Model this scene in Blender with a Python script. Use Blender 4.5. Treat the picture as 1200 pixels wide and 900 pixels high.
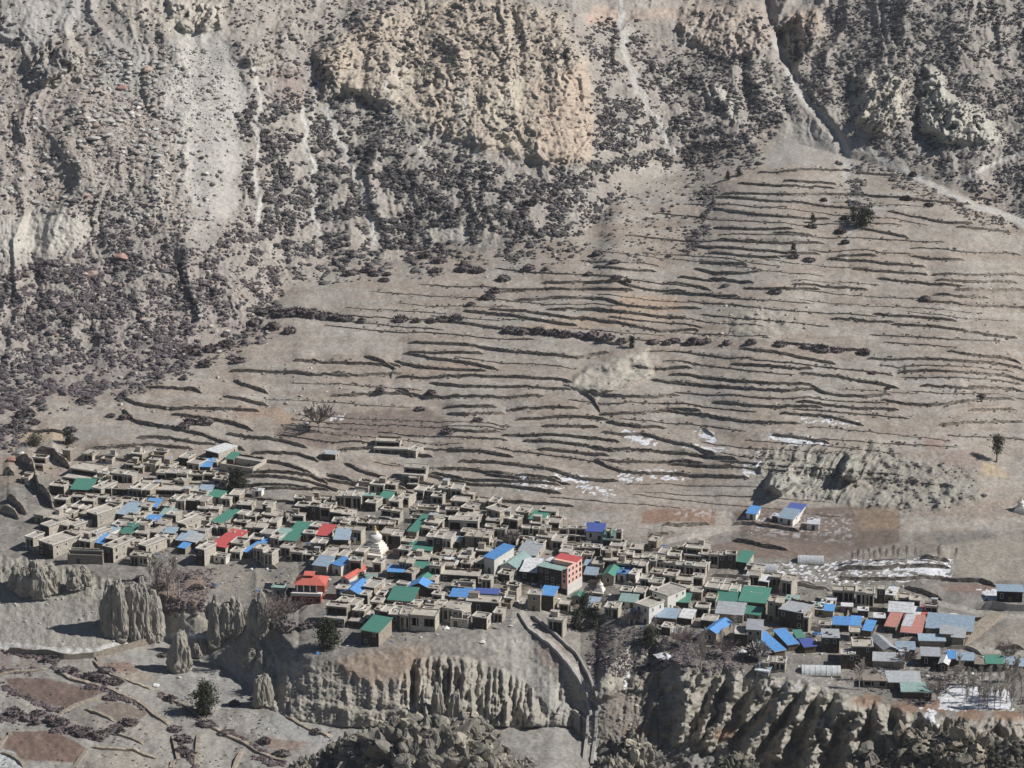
import bpy, math, random
import numpy as np
from mathutils import Vector, Matrix

random.seed(7)
scene = bpy.context.scene
COL = scene.collection
for o in list(bpy.data.objects):
    bpy.data.objects.remove(o)

# ------------------------------------------------------------------ camera, sky, sun, exposure
F = 600 / math.tan(math.radians(11.0))        # focal length in photo pixels (photo is 1200 wide)
PITCH = math.radians(16.3)
ZC = 353.0
CP, SP = math.cos(PITCH), math.sin(PITCH)
cam_d = bpy.data.cameras.new("camera")
cam = bpy.data.objects.new("camera", cam_d)
COL.objects.link(cam)
cam.location = (0, 0, ZC)
cam.rotation_euler = (math.radians(90) - PITCH, 0, 0)
cam_d.sensor_width = 36
cam_d.angle = math.radians(22.0)
cam_d.clip_start = 1
cam_d.clip_end = 6000
scene.camera = cam

SUN_EL, SUN_T = math.radians(41), math.radians(3)
w = bpy.data.worlds.new("World")
scene.world = w
w.use_nodes = True
nt = w.node_tree
sky = nt.nodes.new("ShaderNodeTexSky")
sky.sky_type = 'NISHITA'
sky.sun_disc = False
sky.sun_elevation = SUN_EL
sky.sun_rotation = math.radians(90) + SUN_T
sky.altitude = 3500
nt.links.new(sky.outputs[0], nt.nodes["Background"].inputs[0])
nt.nodes["Background"].inputs[1].default_value = 0.05
sd = bpy.data.lights.new("sun", 'SUN')
sd.energy = 4.9
sd.angle = math.radians(0.5)
sd.color = (1.0, 0.965, 0.92)
sun = bpy.data.objects.new("sun", sd)
COL.objects.link(sun)
sdir = Vector((math.cos(SUN_EL) * math.cos(SUN_T), -math.cos(SUN_EL) * math.sin(SUN_T), math.sin(SUN_EL)))
sun.rotation_euler = (-sdir).to_track_quat('-Z', 'Y').to_euler()
sun.location = (300, 800, 500)
scene.view_settings.view_transform = 'Standard'
scene.view_settings.look = 'None'
scene.view_settings.exposure = 0.12
scene.view_settings.gamma = 1.0
scene.view_settings.use_curve_mapping = False

# ------------------------------------------------------------------ noise
def _h(ix, iy, iz, seed):
    n = (ix * 374761393 + iy * 668265263 + iz * 2147483647 % 1000003 + seed * 974711) & 0xFFFFFFFF
    n = ((n ^ (n >> 13)) * 1274126177) & 0xFFFFFFFF
    n = ((n ^ (n >> 15)) * 2246822519) & 0xFFFFFFFF
    return ((n ^ (n >> 16)) & 0xFFFF) / 65535.0
def vn2(x, y, seed=0):
    x = np.asarray(x, float); y = np.asarray(y, float)
    ix = np.floor(x).astype(np.int64); iy = np.floor(y).astype(np.int64)
    fx = x - ix; fy = y - iy
    fx = fx * fx * (3 - 2 * fx); fy = fy * fy * (3 - 2 * fy)
    a = _h(ix, iy, 0 * ix, seed); b = _h(ix + 1, iy, 0 * ix, seed)
    c = _h(ix, iy + 1, 0 * ix, seed); d = _h(ix + 1, iy + 1, 0 * ix, seed)
    return (a + (b - a) * fx) * (1 - fy) + (c + (d - c) * fx) * fy
def fbm2(x, y, seed=0, oct=4, gain=.5):
    s = 0; a = 1; t = 0
    for i in range(oct):
        s = s + a * vn2(x * 2.03 ** i + 17.3 * i, y * 2.03 ** i + 9.1 * i, seed + i); t += a; a *= gain
    return s / t
def rid2(x, y, seed=0, oct=3, gain=.5):
    s = 0; a = 1; t = 0
    for i in range(oct):
        s = s + a * (1 - np.abs(2 * vn2(x * 2.1 ** i + 5.3 * i, y * 2.1 ** i + 3.1 * i, seed + i) - 1)); t += a; a *= gain
    return s / t
def vn3(p, seed=0):
    i = np.floor(p).astype(np.int64); f = p - i; f = f * f * (3 - 2 * f)
    def H(dx, dy, dz):
        n = ((i[:, 0] + dx) * 374761393 + (i[:, 1] + dy) * 668265263 + (i[:, 2] + dz) * 1440662683 + seed * 974711) & 0xFFFFFFFF
        n = ((n ^ (n >> 13)) * 1274126177) & 0xFFFFFFFF
        n = ((n ^ (n >> 15)) * 2246822519) & 0xFFFFFFFF
        return ((n ^ (n >> 16)) & 0xFFFF) / 65535.0
    r = 0
    for dx in (0, 1):
        wx = f[:, 0] if dx else 1 - f[:, 0]
        for dy in (0, 1):
            wy = f[:, 1] if dy else 1 - f[:, 1]
            for dz in (0, 1):
                wz = f[:, 2] if dz else 1 - f[:, 2]
                r = r + H(dx, dy, dz) * wx * wy * wz
    return r
def fbm3(p, seed=0, oct=4, gain=.5):
    s = 0; a = 1; t = 0
    for k in range(oct):
        s = s + a * vn3(p * 2.05 ** k + 7.7 * k, seed + k); t += a; a *= gain
    return s / t
def smooth(a, b, x):
    t = np.clip((x - a) / (b - a), 0, 1)
    return t * t * (3 - 2 * t)

# ------------------------------------------------------------------ materials
def new_mat(name):
    m = bpy.data.materials.new(name)
    m.use_nodes = True
    n = m.node_tree
    b = n.nodes["Principled BSDF"]
    b.inputs["Roughness"].default_value = .95
    b.inputs["Specular IOR Level"].default_value = .1
    return m, n, b
def rgbn(n, a, b, fac):
    mx = n.nodes.new("ShaderNodeMix"); mx.data_type = 'RGBA'
    for s, v in ((6, a), (7, b)):
        if isinstance(v, tuple): mx.inputs[s].default_value = (*v, 1)
        else: n.links.new(v, mx.inputs[s])
    if isinstance(fac, float): mx.inputs[0].default_value = fac
    else: n.links.new(fac, mx.inputs[0])
    return mx.outputs[2], mx
def noise_node(n, vec, scale, detail=4, rough=.6):
    t = n.nodes.new("ShaderNodeTexNoise")
    t.inputs["Scale"].default_value = scale; t.inputs["Detail"].default_value = detail; t.inputs["Roughness"].default_value = rough
    if vec is not None: n.links.new(vec, t.inputs["Vector"])
    return t
def ramp(n, src, lo, hi):
    r = n.nodes.new("ShaderNodeMapRange")
    r.inputs[1].default_value = lo; r.inputs[2].default_value = hi
    n.links.new(src, r.inputs[0])
    return r.outputs[0]
def coord(n, which="Object"):
    return n.nodes.new("ShaderNodeTexCoord").outputs[which]
def add_bump(n, b, src, strength, dist=.3):
    bm = n.nodes.new("ShaderNodeBump")
    bm.inputs["Strength"].default_value = strength; bm.inputs["Distance"].default_value = dist
    n.links.new(src, bm.inputs["Height"]); n.links.new(bm.outputs[0], b.inputs["Normal"])
def attr_mat(name, s1=.9, s2=.22, lo=.72, hi=1.25, bump=.6, rough=.97):
    """surface whose own colour is stored per vertex, with fine soil grain on top"""
    m, n, b = new_mat(name)
    at = n.nodes.new("ShaderNodeAttribute"); at.attribute_name = "Col"
    g = n.nodes.new("ShaderNodeNewGeometry").outputs["Position"]
    t = noise_node(n, g, s1, 6, .75); t2 = noise_node(n, g, s2, 4, .6)
    k1 = n.nodes.new("ShaderNodeMapRange"); k1.inputs[1].default_value = .3; k1.inputs[2].default_value = .7
    k1.inputs[3].default_value = lo; k1.inputs[4].default_value = hi; n.links.new(t.outputs[0], k1.inputs[0])
    k2 = n.nodes.new("ShaderNodeMapRange"); k2.inputs[1].default_value = .3; k2.inputs[2].default_value = .7
    k2.inputs[3].default_value = .9; k2.inputs[4].default_value = 1.1; n.links.new(t2.outputs[0], k2.inputs[0])
    mu = n.nodes.new("ShaderNodeMath"); mu.operation = 'MULTIPLY'
    n.links.new(k1.outputs[0], mu.inputs[0]); n.links.new(k2.outputs[0], mu.inputs[1])
    vm = n.nodes.new("ShaderNodeVectorMath"); vm.operation = 'SCALE'
    n.links.new(at.outputs["Color"], vm.inputs[0]); n.links.new(mu.outputs[0], vm.inputs["Scale"])
    n.links.new(vm.outputs[0], b.inputs["Base Color"])
    b.inputs["Roughness"].default_value = rough
    add_bump(n, b, t.outputs[0], bump, .5)
    return m
def wall_mat(name, c, c2, scale=1.6, courses=True, klo=.72, khi=1.2, ks=1.3):
    m, n, b = new_mat(name)
    co = coord(n)
    t = noise_node(n, co, scale, 5, .7)
    info = n.nodes.new("ShaderNodeObjectInfo")
    col, _ = rgbn(n, c, c2, ramp(n, t.outputs[0], .35, .68))
    tint, _ = rgbn(n, (.82, .8, .78), (1.1, 1.06, 1.0), info.outputs["Random"])
    mx = n.nodes.new("ShaderNodeMix"); mx.data_type = 'RGBA'; mx.blend_type = 'MULTIPLY'; mx.inputs[0].default_value = 1
    n.links.new(col, mx.inputs[6]); n.links.new(tint, mx.inputs[7])
    out = mx.outputs[2]
    if courses:
        mp = n.nodes.new("ShaderNodeMapping"); n.links.new(co, mp.inputs[0]); mp.inputs["Scale"].default_value = (1.7, 1.7, 3.6)
        vo = n.nodes.new("ShaderNodeTexVoronoi"); n.links.new(mp.outputs[0], vo.inputs["Vector"]); vo.inputs["Scale"].default_value = ks
        hs = n.nodes.new("ShaderNodeSeparateColor"); n.links.new(vo.outputs["Color"], hs.inputs[0])
        k = n.nodes.new("ShaderNodeMapRange"); k.inputs[3].default_value = klo; k.inputs[4].default_value = khi
        n.links.new(hs.outputs[0], k.inputs[0])
        vm = n.nodes.new("ShaderNodeVectorMath"); vm.operation = 'SCALE'
        n.links.new(out, vm.inputs[0]); n.links.new(k.outputs[0], vm.inputs["Scale"]); out = vm.outputs[0]
        add_bump(n, b, vo.outputs["Distance"], .4, .1)
    n.links.new(out, b.inputs["Base Color"])
    return m
def tin_mat(name, c, rough=.5, metal=0.0, worn=.5):
    m, n, b = new_mat(name)
    co = coord(n)
    wv = n.nodes.new("ShaderNodeTexWave"); wv.inputs["Scale"].default_value = 1.6; n.links.new(co, wv.inputs[0])
    t = noise_node(n, co, .8, 6, .75)
    dull = tuple(x * .55 + .085 for x in c); lite = tuple(min(.9, x * 1.12 + .03) for x in c)
    col, _ = rgbn(n, dull, lite, ramp(n, t.outputs[0], .38, .62))
    wc, mxn = rgbn(n, col, dull, 0.0)
    mm = n.nodes.new("ShaderNodeMath"); mm.operation = 'MULTIPLY'; mm.inputs[1].default_value = worn
    n.links.new(wv.outputs[1], mm.inputs[0]); n.links.new(mm.outputs[0], mxn.inputs[0])
    info = n.nodes.new("ShaderNodeObjectInfo")
    tint, _ = rgbn(n, (.85, .85, .87), (1.08, 1.08, 1.06), info.outputs["Random"])
    mx = n.nodes.new("ShaderNodeMix"); mx.data_type = 'RGBA'; mx.blend_type = 'MULTIPLY'; mx.inputs[0].default_value = 1
    n.links.new(wc, mx.inputs[6]); n.links.new(tint, mx.inputs[7])
    t3 = noise_node(n, co, 2.3, 4, .8)
    rust, rm = rgbn(n, mx.outputs[2], (.23, .17, .13), 0.0)
    rk = n.nodes.new("ShaderNodeMapRange"); rk.inputs[1].default_value = .58; rk.inputs[2].default_value = .78; rk.inputs[4].default_value = .6
    n.links.new(t3.outputs[0], rk.inputs[0]); n.links.new(rk.outputs[0], rm.inputs[0])
    n.links.new(rust, b.inputs["Base Color"])
    b.inputs["Roughness"].default_value = rough; b.inputs["Metallic"].default_value = metal
    b.inputs["Specular IOR Level"].default_value = .35
    add_bump(n, b, wv.outputs[1], .35, .06)
    return m
def plain_mat(name, c, rough=.9, var=.2, scale=1.2):
    m, n, b = new_mat(name)
    t = noise_node(n, coord(n), scale, 4, .65)
    col, _ = rgbn(n, tuple(x * (1 - var) for x in c), tuple(min(.92, x * (1 + var)) for x in c), ramp(n, t.outputs[0], .3, .7))
    n.links.new(col, b.inputs["Base Color"]); b.inputs["Roughness"].default_value = rough
    return m
M = {}
M['ground'] = attr_mat("soil_and_rock", .7, .22, .66, 1.34)
M['rocky'] = attr_mat("rocky_mountainside", .55, .12, .74, 1.28, .7, .98)
M['cliff'] = attr_mat("eroded_clay", 1.1, .3, .74, 1.22, .9)
M['bush'] = attr_mat("dark_scrub", 2.5, .5, .7, 1.3, .3)
M['boulder'] = attr_mat("boulder_rock", 1.3, .4, .8, 1.2, .5)
M['snow'] = plain_mat("old_snow", (.62, .63, .66), .8, .3, .6)
M['drystone'] = wall_mat("dry_stone", (.145, .133, .12), (.34, .31, .268), .25, True, .4, 1.7, .55)
M['fieldstone'] = wall_mat("pale_field_stone", (.26, .235, .2), (.43, .385, .32), .9)
M['stone'] = wall_mat("grey_stone_wall", (.25, .225, .19), (.43, .385, .315))
M['mud'] = wall_mat("mud_plaster_wall", (.39, .37, .328), (.6, .565, .495), .9, True)
M['white'] = wall_mat("whitewash", (.66, .65, .62), (.8, .79, .76), .7, False)
M['grey'] = wall_mat("cement_wall", (.3, .3, .3), (.45, .44, .42), .9, False)
M['facade'] = wall_mat("shade_darkened_timber_stone_front", (.04, .036, .033), (.11, .097, .085), 1.2)  # timber and stone fronts, colour lowered further to paint in their shade
M['inside'] = plain_mat("shade_darkened_gallery_wall", (.045, .04, .037), .95, .4, 1.0)  # back wall of open porches, shade of the recess painted into its colour
M['pink'] = wall_mat("pink_paint", (.8, .47, .4), (.87, .56, .49), .6, False)
M['redwall'] = wall_mat("red_painted_stone", (.3, .085, .06), (.42, .13, .09), 1.5, True)
M['wood'] = plain_mat("weathered_wood", (.12, .09, .065), .9, .35, 3)
M['dark'] = plain_mat("dark_interior", (.022, .021, .022), .9, .2)
M['pane'] = plain_mat("window_glass", (.03, .035, .045), .15, .1)
M['frame'] = plain_mat("painted_frame", (.6, .58, .53), .7, .1)
M['roofmud'] = wall_mat("packed_earth_roof", (.33, .318, .295), (.54, .515, .47), .45, False)
M['rim'] = plain_mat("pale_roof_rim", (.56, .53, .475), .95, .25, 1.5)
M['blue'] = tin_mat("bright_blue_roof", (.075, .34, .78))
M['pale'] = tin_mat("pale_blue_roof", (.33, .45, .56))
M['green'] = tin_mat("green_roof", (.03, .25, .17))
M['teal'] = tin_mat("pale_green_roof", (.3, .46, .42))
M['red'] = tin_mat("red_roof", (.66, .065, .06))
M['orange'] = tin_mat("orange_red_roof", (.68, .12, .07))
M['salmon'] = tin_mat("salmon_roof", (.62, .25, .19))
M['tin'] = tin_mat("grey_tin_roof", (.47, .5, .52), .45)
M['whiter'] = tin_mat("white_tin_roof", (.7, .71, .72), .55, 0, .12)
M['navy'] = tin_mat("deep_blue_roof", (.03, .09, .42))
M['slate'] = plain_mat("brown_plank_roof", (.27, .23, .19), .95, .25)
M['yellow'] = plain_mat("yellow_tarp", (.7, .6, .12), .8, .15)
M['gold'] = plain_mat("gilded_spire", (.55, .4, .16), .5, .2)
M['bark'] = plain_mat("grey_bark", (.27, .24, .215), .95, .3, 1.0)
M['barkp'] = plain_mat("pale_poplar_bark", (.42, .385, .34), .95, .25, 1.0)
M['twig'] = plain_mat("purple_grey_twigs", (.2, .165, .155), .95, .3, 2.0)
M['needle'] = plain_mat("juniper_needles", (.055, .06, .04), .95, .45, .8)
M['pole'] = plain_mat("pale_pole_wood", (.5, .46, .4), .9, .15)
M['tunnel'] = tin_mat("translucent_greenhouse_sheet", (.62, .65, .66), .4, 0, .35)
M['path'] = M['ground']

# ------------------------------------------------------------------ mesh builder
class MB:
    def __init__(s): s.v = []; s.f = []
    def box(s, x0, x1, y0, y1, z0, z1):
        i = len(s.v)
        s.v += [(x0, y0, z0), (x1, y0, z0), (x1, y1, z0), (x0, y1, z0), (x0, y0, z1), (x1, y0, z1), (x1, y1, z1), (x0, y1, z1)]
        s.f += [(i, i + 3, i + 2, i + 1), (i + 4, i + 5, i + 6, i + 7), (i, i + 1, i + 5, i + 4), (i + 1, i + 2, i + 6, i + 5), (i + 2, i + 3, i + 7, i + 6), (i + 3, i, i + 4, i + 7)]
        return s
    def hexa(s, lo, hi):
        i = len(s.v); s.v += list(lo) + list(hi)
        s.f += [(i, i + 3, i + 2, i + 1), (i + 4, i + 5, i + 6, i + 7), (i, i + 1, i + 5, i + 4), (i + 1, i + 2, i + 6, i + 5), (i + 2, i + 3, i + 7, i + 6), (i + 3, i, i + 4, i + 7)]
        return s
    def slab(s, a, b, c, d, t):
        """four top corners anticlockwise, thickness t downwards"""
        return s.hexa([(p[0], p[1], p[2] - t) for p in (a, b, c, d)], [a, b, c, d])
    def prism(s, pts, n0, n1, axis=1):
        """closed outline pts in the two other axes, extruded along axis"""
        k = len(pts); i = len(s.v)
        for q in (n0, n1):
            for (a, z) in pts:
                s.v.append((a, q, z) if axis == 1 else (q, a, z))
        s.f.append(tuple(range(i, i + k))); s.f.append(tuple(range(i + 2 * k - 1, i + k - 1, -1)))
        for j in range(k):
            s.f.append((i + j, i + k + j, i + k + (j + 1) % k, i + (j + 1) % k))
        return s
    def tube(s, p, q, r0, r1, n=5):
        p = Vector(p); q = Vector(q); d = (q - p)
        if d.length < 1e-6: return s
        d.normalize(); a = d.orthogonal().normalized(); b = d.cross(a); i = len(s.v)
        for (c, r) in ((p, r0), (q, r1)):
            for k in range(n):
                t = 2 * math.pi * k / n
                s.v.append(tuple(c + a * (r * math.cos(t)) + b * (r * math.sin(t))))
        for k in range(n):
            s.f.append((i + k, i + (k + 1) % n, i + n + (k + 1) % n, i + n + k))
        s.f.append(tuple(range(i + n - 1, i - 1, -1))); s.f.append(tuple(range(i + n, i + 2 * n)))
        return s
    def lathe(s, prof, n=12, cx=0, cy=0, sq=False):
        i = len(s.v)
        for (r, z) in prof:
            for k in range(n):
                t = 2 * math.pi * (k + .5) / n
                if sq:
                    m = r / max(abs(math.cos(t)), abs(math.sin(t)))
                    s.v.append((cx + m * math.cos(t), cy + m * math.sin(t), z))
                else: s.v.append((cx + r * math.cos(t), cy + r * math.sin(t), z))
        for j in range(len(prof) - 1):
            for k in range(n):
                a = i + j * n + k; b = i + j * n + (k + 1) % n
                s.f.append((a, b, b + n, a + n))
        s.f.append(tuple(range(i + (len(prof) - 1) * n, i + len(prof) * n)))
        return s
    def build(s, name, mat, parent=None, smooth_=False):
        me = bpy.data.meshes.new(name)
        me.from_pydata([tuple(p) for p in s.v], [], s.f)
        me.materials.append(M[mat] if isinstance(mat, str) else mat)
        if smooth_:
            me.polygons.foreach_set("use_smooth", [True] * len(me.polygons))
        me.update()
        o = bpy.data.objects.new(name, me)
        COL.objects.link(o)
        if parent: o.parent = parent
        return o
def np_mesh(name, V, Fq, mat, col=None, smooth_=True, parent=None, tri=False):
    """fast mesh from arrays of vertices and equal-sized faces, with an optional vertex colour"""
    k = Fq.shape[1]
    me = bpy.data.meshes.new(name)
    me.vertices.add(len(V)); me.vertices.foreach_set("co", np.ascontiguousarray(V, np.float32).ravel())
    me.loops.add(Fq.size); me.loops.foreach_set("vertex_index", np.ascontiguousarray(Fq, np.int32).ravel())
    me.polygons.add(len(Fq))
    me.polygons.foreach_set("loop_start", np.arange(0, Fq.size, k, dtype=np.int32))
    me.polygons.foreach_set("use_smooth", np.full(len(Fq), smooth_))
    me.update(calc_edges=True)
    if col is not None:
        a = me.color_attributes.new("Col", 'FLOAT_COLOR', 'POINT')
        c = np.ones((len(V), 4), np.float32); c[:, :3] = col
        a.data.foreach_set("color", c.ravel())
    me.materials.append(M[mat])
    me.validate()
    o = bpy.data.objects.new(name, me)
    COL.objects.link(o)
    if parent: o.parent = parent
    return o
def tag(o, label=None, cat=None, group=None, kind=None):
    for k, v in (("label", label), ("category", cat), ("group", group), ("kind", kind)):
        if v: o[k] = v
    return o
def empty(name, loc, rz=0.0):
    o = bpy.data.objects.new(name, None)
    o.empty_display_size = .5
    COL.objects.link(o); o.location = loc; o.rotation_euler = (0, 0, rz)
    return o
def copy_tree(o):
    c = o.copy(); COL.objects.link(c)
    for ch in o.children:
        d = ch.copy(); COL.objects.link(d); d.parent = c
        for g in ch.children:
            e = g.copy(); COL.objects.link(e); e.parent = d
    return c

# ------------------------------------------------------------------ labels that point at one thing
LAND = []          # (phrase, u, v)
AUTO = []          # (object, phrase, u, v, category, group)
ORD = ["", "second ", "third ", "fourth ", "fifth ", "sixth ", "seventh ", "eighth ", "ninth ", "tenth ", "eleventh ", "twelfth ", "thirteenth ", "fourteenth ", "fifteenth ", "sixteenth ", "seventeenth ", "eighteenth ", "nineteenth ", "twentieth ", "twenty-first ", "twenty-second ", "twenty-third ", "twenty-fourth ", "twenty-fifth "]
def finish_labels():
    used = {}
    rows = []
    for (o, ph, u, v, cat, grp) in AUTO:
        best = sorted(LAND, key=lambda L: math.hypot(u - L[1], 1.6 * (v - L[2])))[0]
        du, dv = u - best[1], 1.6 * (v - best[2])
        if abs(du) > abs(dv): d = "right of" if du > 0 else "left of"
        else: d = "in front of" if dv > 0 else "behind"
        rows.append((math.hypot(du, dv), o, ph, d, best[0], cat, grp))
    for (dist, o, ph, d, L, cat, grp) in sorted(rows, key=lambda r: r[0]):
        k = used.get((ph, d, L), 0); used[(ph, d, L)] = k + 1
        if k == 0: t = "%s, nearest %s %s" % (ph, d, L)
        else: t = "%s, %s%s %s" % (ph, ORD[min(k, 24)], d, L)
        tag(o, t, cat, grp)

# ------------------------------------------------------------------ thin winter haze in the valley air
hm = bpy.data.materials.new("valley_haze"); hm.use_nodes = True
hn = hm.node_tree; hn.nodes.clear()
ho = hn.nodes.new("ShaderNodeOutputMaterial"); hv = hn.nodes.new("ShaderNodeVolumePrincipled")
hv.inputs["Color"].default_value = (.86, .9, .97, 1); hv.inputs["Density"].default_value = HAZE = .000032
hv.inputs["Anisotropy"].default_value = .2
hn.links.new(hv.outputs[0], ho.inputs["Volume"])
M['haze'] = hm
hz = MB().box(-1500, 1500, -60, 2600, -60, 900).build("haze", 'haze'); hz["kind"] = "stuff"

# ------------------------------------------------------------------ terrain
def ray_t(v):
    k = (np.asarray(v, float) - 450) / F
    dy = CP - k * SP; dz = -SP - k * CP
    return -dz / dy, dy
def tab(u, pts):
    return np.interp(u, [p[0] for p in pts], [p[1] for p in pts])
V_TOP = [(-250, 650), (0, 650), (60, 656), (110, 672), (150, 684), (185, 692), (215, 704), (250, 707), (300, 712), (330, 742), (350, 766), (380, 770), (400, 768), (440, 763), (480, 758),
         (520, 748), (560, 738), (600, 733), (630, 742), (655, 765), (680, 796), (700, 800), (720, 775), (745, 752), (765, 745), (785, 770), (800, 782), (850, 778), (900, 790), (950, 800), (1000, 814), (1050, 828), (1100, 840), (1150, 842), (1200, 838), (1450, 832)]
Z_TOP = [(-250, -1), (100, -1), (180, -3), (250, -4), (310, -4), (350, -5), (400, -4), (520, -1.5), (600, -1), (640, -4), (690, -12), (720, -5), (760, -2), (800, -4), (900, -5), (1000, -8), (1100, -10), (1450, -10)]
V_FOOT = [(-250, 768), (0, 764), (60, 770), (120, 766), (160, 756), (200, 752), (230, 770), (260, 780), (290, 800), (310, 828), (340, 842), (400, 852), (600, 852), (650, 850), (672, 852), (690, 872), (720, 884), (760, 902), (800, 916), (900, 932), (1000, 938), (1450, 940)]
Z_FOOT = [(-250, -17), (120, -17), (220, -19), (260, -21), (310, -22), (400, -24), (650, -24), (690, -27), (760, -32), (900, -38), (1450, -40)]
V_4 = [(-250, 540), (50, 545), (250, 560), (500, 575), (740, 620), (850, 612), (1150, 612), (1450, 610)]
Z_4 = [(-250, 8), (500, 7), (800, 5), (1450, 5)]
V_4B = [(-250, 470), (100, 490), (500, 510), (740, 560), (850, 540), (900, 528), (1130, 534), (1200, 545), (1450, 545)]
SL_4 = [(-250, .2), (800, .18), (880, .42), (1130, .42), (1180, .25), (1450, .25)]
V_5 = [(-250, 480), (0, 462), (100, 440), (200, 428), (270, 400), (310, 365), (350, 330), (420, 312), (500, 300), (600, 292), (690, 272), (725, 225), (800, 196), (870, 182), (930, 168), (985, 184), (1050, 200), (1100, 216), (1200, 258), (1450, 330)]

def lin_hit(y1, z1, slope, v):
    """where the ray of row v meets the line through (y1,z1) rising by slope"""
    t, _ = ray_t(v)
    return (ZC - z1 + slope * y1) / (t + slope)
us = np.concatenate([np.arange(-250 - 240, -10, 6.0), np.arange(-10, 1211, 1.2), np.arange(1214, 1690, 6.0)])
vs = np.concatenate([np.arange(-200, -8, 4.0), np.arange(-8, 910, 1.0), np.arange(912, 1150, 4.0)])
NU, NV = len(us), len(vs)
U, V = np.meshgrid(us, vs)
T, DY = ray_t(V)
def ycol(vt, zt):
    t, _ = ray_t(vt)
    return (ZC - zt) / t
vt_ = tab(us, V_TOP) + (fbm2(us / 9.0, us * 0, 3, 3) - .5) * 7 * (1 - .9 * smooth(306, 330, us) * smooth(720, 690, us)); zt_ = tab(us, Z_TOP)
vf_ = tab(us, V_FOOT); zf_ = tab(us, Z_FOOT)
yD = ycol(tab(us, V_TOP), zt_); yC = np.minimum(ycol(vf_, zf_), yD - 3.5)
zC = ZC - yC * ray_t(vf_)[0]
v4 = tab(us, V_4); z4 = tab(us, Z_4); yE = np.maximum(ycol(v4, z4), yD + 10); zE = ZC - yE * ray_t(v4)[0]
v4b = np.minimum(tab(us, V_4B), v4 - 10); yE2 = lin_hit(yE, zE, tab(us, SL_4), v4b); zE2 = ZC - yE2 * ray_t(v4b)[0]
v5 = np.minimum(tab(us, V_5), v4b - 8); yG = lin_hit(yE2, zE2, .2, v5); zG = ZC - yG * ray_t(v5)[0]
v6 = np.full(NU, -200.0); yH = lin_hit(yG, zG, .62, v6); zH = ZC - yH * ray_t(v6)[0]
vB = np.maximum(vf_ + 25, 906); yB = lin_hit(yC, zC, .04, vB); zB = ZC - yB * ray_t(vB)[0]
vA = np.full(NU, 1150.0); yA = np.full(NU, 560.0); zA = ZC - yA * ray_t(vA)[0]
def sm(a, k=45):
    i = np.interp(np.arange(us[0], us[-1], 2.0), us, a); w_ = np.hanning(k); w_ /= w_.sum()
    p = np.convolve(np.pad(i, k, mode='edge'), w_, 'same')[k:-k]
    return np.interp(us, np.arange(us[0], us[-1], 2.0), p)
v4, v4b, v5 = sm(v4), sm(v4b), sm(v5, 25)
yD = sm(yD, 17); yE, yE2, yG, yH = sm(yE), sm(yE2), sm(yG), sm(yH)
zE = ZC - yE * ray_t(v4)[0]; zE2 = ZC - yE2 * ray_t(v4b)[0]; zG = ZC - yG * ray_t(v5)[0]; zH = ZC - yH * ray_t(v6)[0]
_zs = ZC - yD * ray_t(tab(us, V_TOP))[0]; yD = lin_hit(yE, zE, (zE - _zs) / (yE - yD), vt_); zD = ZC - yD * ray_t(vt_)[0]
yC = np.minimum(yC, yD - 3.5); zC = ZC - yC * ray_t(vf_)[0]; yB = np.minimum(yB, yC - 8); zB = ZC - yB * ray_t(vB)[0]
V_BROW = [(300, 772), (318, 774), (340, 772), (400, 778), (430, 798), (465, 796), (485, 774), (520, 766), (560, 770), (590, 783), (620, 803), (645, 830), (660, 846)]
vbw = tab(us, V_BROW) + (fbm2(us / 7.0, us * 0, 303, 3) - .5) * 8
wb = smooth(306, 330, us) * smooth(664, 645, us)
vmid = (vt_ + vf_) / 2
vW = np.clip(np.where(wb > 0, vbw * wb + vmid * (1 - wb), vmid), vt_ + 3, vf_ - 3)
slc = (zD - zC) / (yD - yC)
yW = lin_hit(yD, zD, slc, vW) * (1 - wb) + wb * np.maximum(lin_hit(yD, zD, .52, vW), yC + 2.5)
zW = ZC - yW * ray_t(vW)[0]
vcl = vt_ * (1 - wb) + vW * wb
knots = [(vA, yA, zA), (vB, yB, zB), (vf_, yC, zC), (vW, yW, zW), (vt_, yD, zD), (v4, yE, zE), (v4b, yE2, zE2), (v5, yG, zG), (v6, yH, zH)]
Y = np.zeros_like(U); ZONE = np.zeros(U.shape, int)
for i in range(len(knots) - 1):
    (va, ya, za), (vb, yb, zb) = knots[i], knots[i + 1]
    sl = (zb - za) / (yb - ya)
    y = (ZC - za + sl * ya) / (T + sl)
    sel = (V <= va) & (V >= vb)
    if i == len(knots) - 2: sel = V <= va
    Y[sel] = y[sel]; ZONE[sel] = i
# smooth the kinks of the profile a little along each column
RAY = Y / DY                                   # scale along each pixel's ray
# --- masks
def seg_dist(u, v, pts):
    d = np.full(u.shape, 1e9)
    for (a, b) in zip(pts[:-1], pts[1:]):
        ax, ay = a; bx, by = b; L = (bx - ax) ** 2 + (by - ay) ** 2 + 1e-9
        t = np.clip(((u - ax) * (bx - ax) + (v - ay) * (by - ay)) / L, 0, 1)
        d = np.minimum(d, np.hypot(u - ax - t * (bx - ax), v - ay - t * (by - ay)))
    return d
def crop(pts, pad):
    x0 = np.searchsorted(us, min(p[0] for p in pts) - pad); x1 = np.searchsorted(us, max(p[0] for p in pts) + pad)
    y0 = np.searchsorted(vs, min(p[1] for p in pts) - pad); y1 = np.searchsorted(vs, max(p[1] for p in pts) + pad)
    return slice(y0, max(y1, y0 + 1)), slice(x0, max(x1, x0 + 1))
WU = (fbm2(U / 22, V / 14, 40, 3) - .5); WV = (fbm2(U / 22, V / 14, 50, 3) - .5)
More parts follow.
